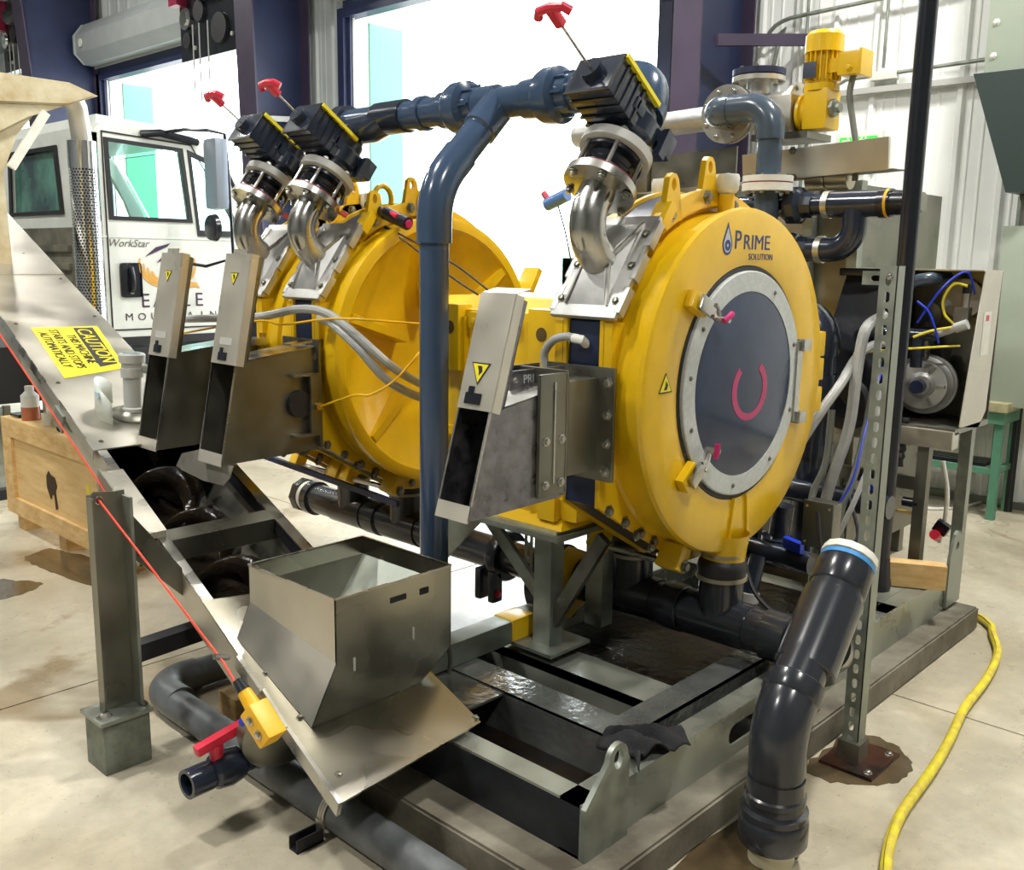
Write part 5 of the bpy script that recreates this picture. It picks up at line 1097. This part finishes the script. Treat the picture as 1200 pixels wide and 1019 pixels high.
for i in range(6):
    a = 2*pi*i/6; part('cast_boss', MB().obox((4.432, 1.612+cos(a)*.083, 1.115+sin(a)*.083), (-1, 0, 0), (0, cos(a), sin(a)), (0, -sin(a), cos(a)), (.012, .018, .008), .003), CAST, pm)
part('suction_nozzle', MB().cyl((4.39, 1.606, 1.115), (4.33, 1.60, 1.115), .030, 18), DNAVY, pm)
part('motor_can', MB().cyl((4.52, 1.62, 1.12), (4.69, 1.63, 1.12), .10, 24), BLKG, pm)
part('motor_box', MB().box((4.50, 1.56, 1.22), (4.62, 1.68, 1.29), .006), BLKG, pm)
part('outlet', MB().cyl((4.45, 1.62, 1.23), (4.45, 1.62, 1.33), .022, 14), SSD, pm)
pt = T('cabinet_pipework', 'dark pipe and valve assembly crossing the open pump cabinet', 'pipe', (4.35, 1.6, 1.35))
part('manifold', MB().cyl((4.36, 1.82, 1.345), (4.36, 1.55, 1.345), .026, 18), PVCD, pt)
part('drop', MB().cyl((4.36, 1.62, 1.20), (4.36, 1.62, 1.345), .026, 18), PVCD, pt)
part('upper_elbow', MB().tube(spline([(4.42, 1.72, 1.20), (4.40, 1.72, 1.45), (4.41, 1.70, 1.56), (4.45, 1.62, 1.59), (4.6, 1.60, 1.59)]), .028, 14), PVC, pt)
part('grey_coupler', MB().cyl((4.40, 1.56, 1.345), (4.40, 1.47, 1.385), .016, 14).cyl((4.40, 1.48, 1.38), (4.40, 1.43, 1.40), .022, 14), LGR, pt)
part('solenoid', MB().box((4.42, 1.44, 1.40), (4.47, 1.50, 1.47), .004), SSD, pt); part('fitting', MB().cyl((4.44, 1.46, 1.47), (4.44, 1.46, 1.53), .016, 12), SS, pt); part('fitting', MB().cyl((4.44, 1.46, 1.53), (4.44, 1.46, 1.57), .02, 8), BLKG, pt)
part('sight_disc', MB().cyl((4.69, 1.55, 1.50), (4.66, 1.55, 1.50), .09, 28), CAST, pt); part('sight_disc', MB().cyl((4.69, 1.70, 1.42), (4.67, 1.70, 1.42), .06, 24), SSD, pt)
part('drip_chain', MB().tube(spline([(4.30, 1.62, .98), (4.29, 1.62, .88), (4.29, 1.63, .76)]), .018, 10, rf=lambda t: 1+.25*sin(t*40)), BLK, pt)
part('float_switch', MB().cyl((4.30, 1.60, .60), (4.30, 1.53, .60), .022, 12), BLKG, pt)
part('lower_valve', MB().cyl((4.30, 1.78, .63), (4.30, 1.66, .63), .02, 12), BLKG, pt); part('copper_fitting', MB().cyl((4.30, 1.70, .56), (4.30, 1.70, .63), .02, 10), mat('copper', (.6, .3, .15), .3, 1), pt)
dk = T('black_tank', 'black plastic tank standing left of the pump cabinet', 'tank', (4.6, 1.9, .95))
part('tank_shell', MB().hexa([(4.20, 1.76, .96), (4.66, 1.76, .96), (4.66, 2.06, .96), (4.20, 2.06, .96), (4.38, 1.78, 1.60), (4.66, 1.78, 1.60), (4.66, 1.98, 1.60), (4.38, 1.98, 1.60)]), BLKG, dk)
part('rim', MB().box((4.34, 1.76, 1.595), (4.66, 2.0, 1.63), .008), BLKG, dk)
part('nozzle', MB().cyl((4.30, 1.83, 1.33), (4.22, 1.82, 1.33), .035, 16), BLKG, dk)
part('lower_drum', MB().cyl((4.22, 1.88, 1.02), (4.30, 1.86, 1.02), .12, 24), BLK, dk)

# junction box, small valves low on the right
jb = T('junction_box', 'grey square junction box on a slim post low right of the front press', 'box', (3.45, 1.58, .58))
part('box_body', MB().box((3.40, 1.52, .585), (3.475, 1.63, .755), .004), SSD, jb); part('box_lid', MB().box((3.388, 1.515, .58), (3.40, 1.635, .76), .003), mat('dark_lid', (.10, .11, .10), .4, .3), jb)
for y in (1.53, 1.62):
    for z in (.60, .74): bolt(jb, (3.388, y, z), (-1, 0, 0), .004, SS, 'screw')
part('post', MB().box((3.44, 1.53, .262), (3.48, 1.57, .60)), GALV, jb)
lv = T('lower_valve_manifold', 'black plastic valve manifold with blue handles low right of the front press', 'valve', (3.7, 1.8, .35))
part('main_run', MB().cyl((3.55, 2.30, .48), (3.55, 1.66, .46), .045, 20), PVCD, lv)
part('upper_run', MB().cyl((3.9, 2.35, .66), (3.9, 1.50, .66), .05, 20), PVCD, lv)
part('body', MB().lathe((3.62, 1.86, .40), (0, -.1, 1), [(0, 0), (0, .05), (.06, .05), (.07, .07), (.12, .07), (.13, .045), (.26, .045), (.26, 0)], 20), PVCD, lv)
part('down_pipe', MB().cyl((3.45, 1.88, .28), (3.5, 1.87, .46), .035, 18), PVCD, lv); part('grey_nut', MB().cyl((3.45, 1.88, .27), (3.455, 1.88, .31), .046, 12), LGR, lv)
for x, y, z in ((3.60, 2.12, .60), (3.52, 1.73, .53), (3.92, 1.60, .74)): part('blue_handle', MB().obox((x, y, z), (.2, 1, .1), (1, 0, 0), (0, 0, 1), (.045, .018, .022), .006), BLUE, lv, 'blue handle')
part('tag', MB().obox((3.55, 1.90, .60), (1, 0, 0), (0, 1, 0), (0, 0, 1), (.014, .016, .012)), LGR, lv)
part('small_pipe', MB().cyl((3.7, 2.0, .26), (3.7, 2.0, .72), .03, 14), BLKG, lv); part('small_pipe', MB().cyl((3.8, 1.75, .26), (3.8, 1.75, .55), .035, 14), GALV, lv)

# ------------------------------------------------------------------ hoses and cables
def line(name, pts, r, m, lab, cat='hose', seg=10, group=None, k=8): return one(name, MB().tube(spline(pts, k), r, seg), m, lab, cat, group)
line('grey_hose', [at(1035, 370, 'x', 4.2), at(1015, 385, 'x', 4.0), at(1005, 430, 'x', 3.9), at(995, 500, 'x', 3.85), at(975, 560, 'x', 3.8), at(966, 592, 'x', 3.8)], .024, HOSE, 'thick grey hose hanging from the cabinet down to the junction box')
line('grey_hose', [at(1045, 398, 'x', 4.2), at(1010, 412, 'x', 4.0), at(985, 450, 'x', 3.8), at(965, 478, 'x', 3.7), at(945, 508, 'x', 3.65), at(932, 530, 'x', 3.65)], .020, HOSE, 'grey hose sweeping from the cabinet to the yellow clamp blocks')
line('grey_hose', [at(1030, 420, 'x', 4.0), at(1015, 500, 'x', 3.9), at(1000, 560, 'x', 3.8), at(985, 600, 'x', 3.75), at(985, 640, 'x', 3.75)], .016, HOSED, 'olive-grey hose dropping just left of the slotted strut')
line('grey_hose', [at(1034, 450, 'x', 3.95), at(1022, 530, 'x', 3.85), at(1000, 590, 'x', 3.75), at(975, 640, 'x', 3.7)], .011, HOSE, 'slim pale hose beside the slotted strut')
line('blue_tube', [at(1034, 430, 'x', 3.9), at(1015, 500, 'x', 3.75), at(1000, 560, 'x', 3.65), at(982, 592, 'x', 3.6)], .005, BLUE, 'thin blue air tube running down to the junction box', 'tube', 8)
line('dark_hose', [at(975, 480, 'x', 3.85), at(968, 540, 'x', 3.8), at(952, 580, 'x', 3.75), at(948, 620, 'x', 3.7)], .015, HOSED, 'dark hose hanging behind the right edge of the front press')
line('black_cable', [at(958, 600, 'x', 3.3), at(962, 680, 'x', 3.2), at(945, 720, 'x', 3.15), at(915, 722, 'x', 3.15), at(885, 695, 'x', 3.15), at(872, 655, 'x', 3.2)], .008, BLK, 'black cable looping below the junction box beside the drain pipe', 'cable', 8)
line('black_cable', [at(990, 565, 'x', 3.8), at(1005, 630, 'x', 3.7), at(970, 640, 'x', 3.6), at(955, 620, 'x', 3.6)], .008, BLKG, 'black cable curling under the blue handle by the strut', 'cable', 8)
lh = T('grey_loop_hose', 'short grey hose looping out of the blue spacer of the front press', 'hose', (2.34, 2.0, 1.3))
part('hose_body', MB().tube(spline([at(676, 398, 'x', 2.36), at(664, 394, 'x', 2.345), at(648, 399, 'x', 2.34), at(638, 414, 'x', 2.35), at(640, 434, 'x', 2.36)], 6), .0135, 12), HOSE, lh)
part('white_fitting', MB().tube([at(672, 396, 'x', 2.35), at(682, 398, 'x', 2.35), at(687, 403, 'x', 2.38)], .015, 10), WHT, lh)
line('grey_twin_hose', [V((2.10, 4.1, 1.36)), at(300, 371, 'x', 2.24), at(350, 362, 'x', 2.24), at(385, 368, 'x', 2.27), at(420, 395, 'x', 2.3), at(460, 430, 'x', 2.4), at(500, 452, 'x', 2.6), at(540, 460, 'x', 2.6)], .0175, HOSE, 'upper grey hose crossing in front of the middle press')
line('grey_twin_hose', [at(375, 373, 'x', 2.36), at(390, 380, 'x', 2.28), at(420, 408, 'x', 2.3), at(455, 446, 'x', 2.4), at(500, 468, 'x', 2.6), at(545, 475, 'x', 2.6)], .0175, HOSE, 'lower grey hose crossing in front of the middle press')
line('yellow_cable', [V((2.10, 4.0, 1.30)), at(300, 376, 'x', 2.22), at(330, 380, 'x', 2.22), at(380, 374, 'x', 2.22), at(420, 374, 'x', 2.26), at(500, 380, 'x', 2.55)], .0045, YCAB, 'yellow cable strung level across the presses above the hoses', 'cable', 8)
line('yellow_cable', [V((2.325, 3.255, 1.04)), at(415, 463, 'x', 2.3), at(435, 462, 'x', 2.32), at(465, 443, 'x', 2.4), at(500, 403, 'x', 2.6)], .0045, YCAB, 'yellow cable curving up from the sensor on the middle press', 'cable', 8)
line('black_wire', [at(440, 258, 'x', 2.75), at(470, 275, 'x', 2.7), at(530, 308, 'x', 2.65), at(575, 342, 'x', 2.6)], .004, BLK, 'upper thin black wire over the middle press', 'cable', 6, 'thin black wires')
line('black_wire', [at(445, 262, 'x', 2.75), at(475, 283, 'x', 2.7), at(530, 325, 'x', 2.65), at(560, 345, 'x', 2.6)], .004, BLK, 'lower thin black wire over the middle press', 'cable', 6, 'thin black wires')
line('blue_tube', [at(1143, 345, 'x', 4.45), at(1135, 320, 'x', 4.45), at(1118, 325, 'x', 4.4), at(1098, 345, 'x', 4.35), at(1075, 378, 'x', 4.35)], .005, BLUE, 'dark blue tube arching under the cabinet top', 'tube', 8)
line('blue_tube', [at(1075, 353, 'x', 4.3), at(1088, 365, 'x', 4.3), at(1096, 385, 'x', 4.3), at(1100, 402, 'x', 4.33)], .005, BLUE, 'bright blue tube curving down to the dark cabinet pipe', 'tube', 8)
line('yellow_air_tube', [at(1134, 335, 'x', 4.42), at(1118, 333, 'x', 4.42), at(1106, 350, 'x', 4.42), at(1107, 368, 'x', 4.42), at(1118, 380, 'x', 4.42)], .006, YHOSE, 'yellow air tube looping in the cabinet', 'tube', 8)
line('yellow_air_tube', [at(1070, 395, 'x', 4.3), at(1090, 388, 'x', 4.33), at(1118, 383, 'x', 4.4)], .006, YHOSE, 'yellow air tube lying straight above the dark cabinet pipe', 'tube', 8)
line('yellow_air_tube', [at(1000, 414, 'x', 4.15), at(1040, 410, 'x', 4.2), at(1090, 407, 'x', 4.33), at(1125, 405, 'x', 4.4)], .005, YHOSE, 'yellow air tube running low behind the strut above the pump', 'tube', 8)
line('yellow_air_tube', [V((4.44, 1.66, .95)), at(1064, 505, 'x', 4.45), at(1066, 520, 'x', 4.45), at(1088, 508, 'x', 4.5), V((4.5, 1.55, .95))], .010, YHOSE, 'thick yellow hose loop seen under the pump cabinet', 'hose', 8)
line('orange_cord', [at(1045, 597, 'z', .10), at(1065, 600, 'x', 4.6), at(1083, 605, 'x', 4.31)], .008, YCAB, 'orange cord tied to the cabinet leg', 'cord', 8)
line('white_cord', [at(1105, 540, 'x', 4.9), at(1110, 575, 'x', 4.9), at(1107, 610, 'x', 4.9), at(1100, 635, 'x', 4.9)], .012, WHT, 'white cord hanging between the two cabinet legs', 'cord', 8)
line('white_cord', [at(1045, 587, 'z', .01), at(1080, 595, 'z', .01), at(1120, 595, 'z', .01), at(1150, 588, 'z', .01)], .010, WHT, 'white cord lying in a curve on the floor by the wall', 'cord', 8)
sw = T('connector', 'black electrical connector hanging on the white cord', 'connector', at(1100, 622, 'x', 4.9))
part('body', MB().obox(at(1104, 618, 'x', 4.88), (0, 1, .5), (1, 0, 0), (0, -.5, 1), (.035, .02, .03), .004), BLKG, sw); part('red_face', MB().cyl(at(1097, 628, 'x', 4.87), at(1095, 626, 'x', 4.82), .025, 14), RED, sw)
line('guide_rod', [V((2.37, 4.35, .80)), V((2.37, 3.9, .80)), V((2.37, 3.6, .78))], .012, SSD, 'thin grey rod with a knob sticking out below the far chutes', 'rod', 10)
one('rod_knob', MB().obox(V((2.30, 4.37, .79)), (.4, 0, 1), (0, 1, 0), (1, 0, -.4), (.045, .02, .018), .006), mat('brown_knob', (.16, .10, .05), .5), 'small brown knob at the end of the thin rod below the far chutes', 'knob')
part('lower_tie_bar', MB().beam((2.62, 4.25, .66), (2.62, 3.12, .60), .02, .025), DNAVY, p2)
# camera / grip device above the middle press
dv_ = T('laser_sensor', 'black cylindrical sensor with a magenta end clamped above the middle press', 'sensor', (2.7, 3.2, 1.9))
part('barrel', MB().cyl(at(452, 250, 'x', 2.7), at(478, 262, 'x', 2.7), .028, 18), BLKG, dv_); part('magenta_end', MB().cyl(at(478, 262, 'x', 2.7), at(480, 263, 'x', 2.7), .017, 14), PINK, dv_)
part('red_tip', MB().cyl(at(450, 246, 'x', 2.7), at(466, 254, 'x', 2.68), .012, 12), RED, dv_); part('arm', MB().cyl(at(432, 240, 'x', 2.72), at(452, 250, 'x', 2.7), .022, 12), BLK, dv_); part('bracket', MB().beam(at(425, 262, 'x', 2.75), at(450, 268, 'x', 2.75), .03, .02), SS, dv_)
one('red_print_strip', MB().obox(at(360, 272, 'x', 2.50), (0, 1, 0), (1, 0, 0), (0, 0, 1), (.014, .003, .10)), mat('red_printed_label', (.45, .12, .10), .5, 0, .6, 60), 'narrow red printed label hanging by the middle steel elbow', 'label')
lo_ = T('lifting_eye', 'yellow ring-shaped lifting eye on top of the middle press', 'lifting eye', (2.85, 3.38, 1.85))
part('eye', MB().tube([V((2.82+.05*cos(a), 3.45, 1.90+.06*sin(a))) for a in [pi*1.1-pi*1.2*i/12 for i in range(13)]], .012, 8), YEL, lo_)

# ------------------------------------------------------------------ truck
tr = T('truck', 'white work truck with company lettering parked behind the conveyor', 'truck', (4.5, 8.7, 0))
XT, YT = 3.45, 7.8; ZR = 2.62; ZS = .96
side = [(XT, ZS), (5.0, ZS), (5.05, 1.55), (4.95, 1.72), (4.78, 2.05), (4.62, 2.38), (4.50, 2.56), (4.30, 2.63), (XT+.08, 2.66), (XT, 2.58)]
w1 = [(3.58, 1.93), (4.26, 1.93), (4.20, 2.50), (3.57, 2.53)]; w2 = [(4.34, 1.83), (4.72, 1.83), (4.60, 2.16), (4.46, 2.42), (4.28, 2.48)]
P3 = lambda L, y: [(x, y, z) for x, z in L]
cab = part('cab_side', MB().plate(P3(side, YT), [P3(w1, YT), P3(w2, YT)], (0, .06, 0)), TRK, tr)
part('cab_far_side', MB().plate(P3(side, YT+1.95), [P3(w1, YT+1.95), P3(w2, YT+1.95)], (0, -.05, 0)), TRK, tr)
part('cab_roof', MB().hexa([(XT+.05, YT+.02, 2.60), (4.45, YT+.02, 2.58), (4.45, YT+1.93, 2.58), (XT+.05, YT+1.93, 2.60), (XT+.12, YT+.15, 2.74), (4.25, YT+.15, 2.70), (4.25, YT+1.8, 2.70), (XT+.12, YT+1.8, 2.74)]), TRK, tr)
bw = [(YT+.62, 1.98), (YT+1.72, 1.98), (YT+1.66, 2.50), (YT+.68, 2.50)]
part('cab_back', MB().plate([(XT, YT, ZS), (XT, YT+1.95, ZS), (XT, YT+1.95, 2.35), (XT, YT+1.75, 2.62), (XT, YT+.1, 2.64), (XT, YT, 2.58)], [[(XT, y, z) for y, z in bw]], (.05, 0, 0)), TRK, tr)
GRM = mat('grimy_cab_back', (.20, .19, .14), .5, 0, .6, 4)
part('back_lower_panel', MB().box((XT-.02, YT+.02, ZS), (XT-.001, YT+1.9, 1.85)), GRM, tr)
for k in range(5): part('back_rib', MB().box((XT-.05, YT+.45, 1.05+.15*k), (XT-.02, YT+1.8, 1.11+.15*k), .012), GRM, tr)
part('rear_window', MB().prism([(XT+.03, y, z) for y, z in bw], (.006, 0, 0)), TGLASS, tr, 'green tinted rear window')
rw = lambda q: [(XT-.004, YT+1.17+(y-YT-1.17)*q, 2.24+(z-2.24)*q) for y, z in bw]
part('window_rubber', MB().plate(rw(1.08), [rw(.95)], (-.012, 0, 0)), BLK, tr)
part('door_glass', MB().prism(P3(w1, YT+.025), (0, .006, 0)), TGLASS2, tr, 'tinted door window'); part('quarter_glass', MB().prism(P3(w2, YT+.025), (0, .006, 0)), TGLASS2, tr)
def rim(L, q, q2, y): 
    cx_, cz_ = sum(p_[0] for p_ in L)/len(L), sum(p_[1] for p_ in L)/len(L); g = lambda k: [(cx_+(x-cx_)*k, y, cz_+(z-cz_)*k) for x, z in L]
    return MB().plate(g(q), [g(q2)], (0, -.010, 0))
part('window_rubber', rim(w1, 1.07, .96, YT), BLK, tr); part('window_rubber', rim(w2, 1.10, .93, YT), BLK, tr)
dl = [(3.53, 1.02), (4.84, 1.02), (4.86, 1.60), (4.30, 2.56), (3.53, 2.60)]
part('door_gap', rim(dl, 1.0, .985, YT+.003), BLKT, tr)
part('sill_trim', MB().box((3.45, YT-.01, .90), (5.0, YT+.02, .965)), BLK, tr)
dh = part('door_handle', MB().box((3.62, YT-.008, 1.29), (3.80, YT+.01, 1.57), .03), BLKG, tr)
part('handle_lever', MB().tube([(3.71, YT-.02, 1.53), (3.71, YT-.045, 1.46), (3.71, YT-.045, 1.38), (3.71, YT-.015, 1.34)], .022, 10), BLKG, dh); part('lock', MB().cyl((3.71, YT-.006, 1.335), (3.71, YT-.02, 1.335), .018, 14), SS, dh)
part('body_crease', MB().box((3.46, YT-.006, 1.77), (4.95, YT, 1.785)), TRK, tr)
text('WorkStar', .085, (3.53, YT-.003, 1.70), (1, 0, 0), (0, 0, 1), SSD, tr, 'badge_lettering', sx=1.0, shear=.35)
letters('EAGLE', .165, (3.825, YT-.003, 1.205), (1, 0, 0), (0, 0, 1), TXTP, tr, .122)
letters('MOUNTAIN', .085, (3.68, YT-.003, 1.10), (1, 0, 0), (0, 0, 1), TXTP, tr, .109, sx=1.1)
# winged emblem: gold feathers left and right, dark crest
ec_ = V((4.04, YT-.003, 1.50))
def feather(s, r, a0, a1, w_, m, dy=0, oz=0):
    pts = []; n = 12
    for i in range(n+1):
        t = i/n; a = radians(a0+(a1-a0)*t); h = w_*sin(pi*min(1, t*.85+.15))*.5
        pts.append((a, r+h, r-h))
    P = [ec_+V((s*cos(a)*ro, dy, sin(a)*ro*.8+oz)) for a, ro, ri in pts]+[ec_+V((s*cos(a)*ri, dy, sin(a)*ri*.8+oz)) for a, ro, ri in pts[::-1]]
    return MB().prism(P, (0, -.002, 0))
for s in (-1, 1):
    for j, r in enumerate((.25, .215, .18, .145)): part('gold_feather', feather(s, r, 14-j*8, -84, .024, GOLD, 0, .06-.012*j), GOLD, tr)
part('gold_head', MB().prism([ec_+V(p_)*.78 for p_ in ((.05, 0, -.17), (.22, 0, -.11), (.33, 0, -.12), (.37, 0, -.19), (.31, 0, -.165), (.2, 0, -.19))], (0, -.002, 0)), GOLD, tr)
part('dark_crest', MB().prism([ec_+V(p_) for p_ in ((-.20, 0, .12), (-.10, 0, .2), (.03, 0, .235), (.0, 0, .205), (-.08, 0, .17))], (0, -.002, 0)), TXTP, tr)
part('dark_crest', MB().prism([ec_+V(p_) for p_ in ((-.10, 0, .07), (-.03, 0, .14), (.05, 0, .165), (.02, 0, .13), (-.03, 0, .10))], (0, -.002, 0)), TXTP, tr)
# mirrors
mr = part('mirror_frame', MB().tube([(4.05, YT-.02, 2.63), (4.05, YT-.35, 2.63)]+[V((4.15, YT-.55, 2.62)), V((4.28, YT-.58, 2.60))]+[V((4.30, YT-.58, 2.3)), V((4.32, YT-.58, 1.62)), V((4.20, YT-.35, 1.55)), V((4.15, YT-.02, 1.58))], .014, 8), BLKG, tr)
part('mirror_head', MB().box((4.12, YT-.70, 2.0), (4.24, YT-.50, 2.56), .055), mat('mirror_shell', (.35, .40, .48), .3, .6), mr)
part('spot_mirror', MB().lathe((4.15, YT-.60, 1.86), (-1, 0, 0), [(0, 0), (0, .11), (.04, .10), (.06, 0)], 24), BLKG, mr)
part('visor_lamp', MB().tube([(3.85, YT-.02, 2.60), (4.0, YT-.05, 2.62), (4.35, YT-.02, 2.58)], .03, 10), BLKG, tr)
part('a_pillar', MB().tube([(4.62, YT-.005, 2.38), (4.95, YT-.005, 1.75)], .02, 8), BLK, tr)
part('hood', MB().hexa([(4.98, YT+.15, .9), (6.6, YT+.25, .9), (6.6, YT+1.7, .9), (4.98, YT+1.8, .9), (4.98, YT+.2, 1.72), (6.5, YT+.4, 1.45), (6.5, YT+1.55, 1.45), (4.98, YT+1.75, 1.72)]), TRK, tr)
part('windshield', MB().hexa([(4.98, YT+.08, 1.72), (5.0, YT+.08, 1.72), (5.0, YT+1.87, 1.72), (4.98, YT+1.87, 1.72), (4.50, YT+.12, 2.56), (4.52, YT+.12, 2.56), (4.52, YT+1.83, 2.56), (4.50, YT+1.83, 2.56)]), TGLASS2, tr)
part('front_fender', MB().box((4.98, YT+.0, .75), (6.3, YT+.35, 1.25), .08), TRK, tr)
part('chassis', MB().box((1.2, YT+.35, .45), (6.5, YT+1.6, .9)), BLKT, tr); part('step_box', MB().box((3.3, YT-.05, .30), (5.0, YT+.4, .88), .02), BLKT, tr)
for x in (2.1, 6.0):
    for y in (YT+.05, YT+1.65): 
        w_ = part('wheel', MB().lathe((x, y, .51), (0, 1, 0), [(0, 0), (0, .26), (.03, .30), (.03, .48), (.08, .51), (.22, .51), (.26, .48), (.26, 0)], 36), BLK, tr); part('wheel_hub', MB().lathe((x, y-.01, .51), (0, 1, 0), [(0, 0), (0, .2), (.05, .26), (.05, 0)], 24), SSL, w_)
# exhaust stack with perforated guard
sx_, sy_ = 3.30, 7.62
st = part('exhaust_stack', MB().tube([(sx_, sy_, .8), (sx_, sy_, 2.50)]+[V((sx_-.01, sy_, 2.62)), V((sx_-.03, sy_-.02, 2.72)), V((sx_-.08, sy_-.05, 2.80))], .075, 28, cap=False), SSL, tr)
part('stack_mouth', MB().cyl(V((sx_-.08, sy_-.05, 2.80))-V((-.05, -.03, .08))*.2, V((sx_-.08, sy_-.05, 2.80))-V((-.05, -.03, .08))*.25, .069, 24), BLK, st)
part('stack_band', MB().lathe((sx_, sy_, 2.28), (0, 0, 1), [(0, .08), (0, .108), (.2, .108), (.2, .08)], 32), CHROME, st)
# perforated guard: cylinder with a hole pattern cut by geometry (staggered diamond lattice)
mb = MB(); NA, NZ = 28, 60; z0_, z1_ = .95, 2.28; dz = (z1_-z0_)/NZ
gv = {}
def gvt(i, j, k):
    key = (i % NA, j, k)
    if key not in gv:
        a = 2*pi*(i+k*.5)/NA; gv[key] = mb.bm.verts.new((sx_+cos(a)*.106, sy_+sin(a)*.106, z0_+dz*(j+k*.5)))
    return gv[key]
for j in range(NZ):
    for i in range(NA):
        if cos(2*pi*(i+.5)/NA)*-.35+sin(2*pi*(i+.5)/NA)*-.93 < -.25: continue
        c = mb.bm.verts; a = 2*pi*(i+.5+(j % 2)*.5)/NA; da = 2*pi/NA*.5
        def pt(fa, fz): return mb.bm.verts.new((sx_+cos(a+da*fa)*.106, sy_+sin(a+da*fa)*.106, z0_+dz*(j+.5+fz*.5)))
        o_ = [pt(-1, -1), pt(0, -1), pt(1, -1), pt(1, 0), pt(1, 1), pt(0, 1), pt(-1, 1), pt(-1, 0)]; n_ = [pt(-.42, -.42), pt(0, -.62), pt(.42, -.42), pt(.62, 0), pt(.42, .42), pt(0, .62), pt(-.42, .42), pt(-.62, 0)]
        for q in range(8): mb.bm.faces.new((o_[q], o_[(q+1) % 8], n_[(q+1) % 8], n_[q]))
part('perforated_guard', mb, CHROME, st, 'perforated chrome heat guard', ang=60)
part('inner_muffler', MB().cyl((sx_, sy_, .95), (sx_, sy_, 2.28), .088, 24), BLK, st)
# cream dump-body canopy
cb = T('dump_body_canopy', 'rusty cream steel canopy beam and post at the upper left edge above the truck cab', 'canopy', (2.2, 6.6, 1.3))
YB = 6.4
part('top_beam', MB().prism([(1.60, YB, 2.60), (1.70, YB, 2.71), (2.72, YB, 2.70), (2.90, YB, 2.64), (2.70, YB, 2.56), (1.60, YB, 2.47)], (0, .35, 0), .01), CREAM, cb)
part('under_gusset', MB().prism([(2.02, YB+.02, 2.50), (2.70, YB+.02, 2.56), (2.45, YB+.02, 2.46), (2.18, YB+.02, 2.30)], (0, .02, 0)), CREAM, cb)
part('post', MB().prism([(1.95, YB+.05, 2.50), (2.52, YB+.05, 2.50), (2.40, YB+.05, 2.36), (2.30, YB+.05, 2.12), (2.32, YB+.05, 1.3), (1.95, YB+.05, 1.3)], (0, .3, 0)), CREAM, cb)
part('brace', MB().beam((2.56, YB, 2.50), (2.33, YB, 2.15), .03, .05), WHT, cb)

# ------------------------------------------------------------------ things outside the door
vn = T('van', 'pale van parked outside beyond the open door', 'van', (13, 9.8, 0))
part('body', MB().prism([(12.2, 8.4, .35), (12.2, 11.2, .35), (12.2, 11.2, 1.05), (12.2, 10.7, 1.15), (12.2, 10.3, 1.85), (12.2, 8.4, 1.95)], (1.8, 0, 0), .05), TRK, vn)
part('side_window', MB().box((12.17, 9.6, 1.2), (12.2, 10.35, 1.68), .01), TGLASS2, vn)
for y in (9.0, 10.7): part('wheel', MB().cyl((12.15, y, .33), (12.4, y, .33), .33, 24), BLK, vn)
sp2 = T('spare_pull_handle', 'pale blue and purple pull handle hanging left of the front press knife valve', 'handle', (2.7, 2.55, 1.82))
part('grip', MB().tube([at(637, 226, 'x', 2.75), at(641, 232, 'x', 2.75), at(650, 238, 'x', 2.75)], .012, 8), RED, sp2); part('knob', MB().tube([at(641, 240, 'x', 2.75), at(655, 233, 'x', 2.75), at(665, 228, 'x', 2.75)], .024, 12), mat('light_blue_plastic', (.10, .22, .5), .3), sp2)
part('cable', MB().tube(spline([at(652, 234, 'x', 2.75), at(662, 270, 'x', 2.75), at(668, 300, 'x', 2.75), at(672, 325, 'x', 2.75)]), .003, 6), BLKG, sp2)
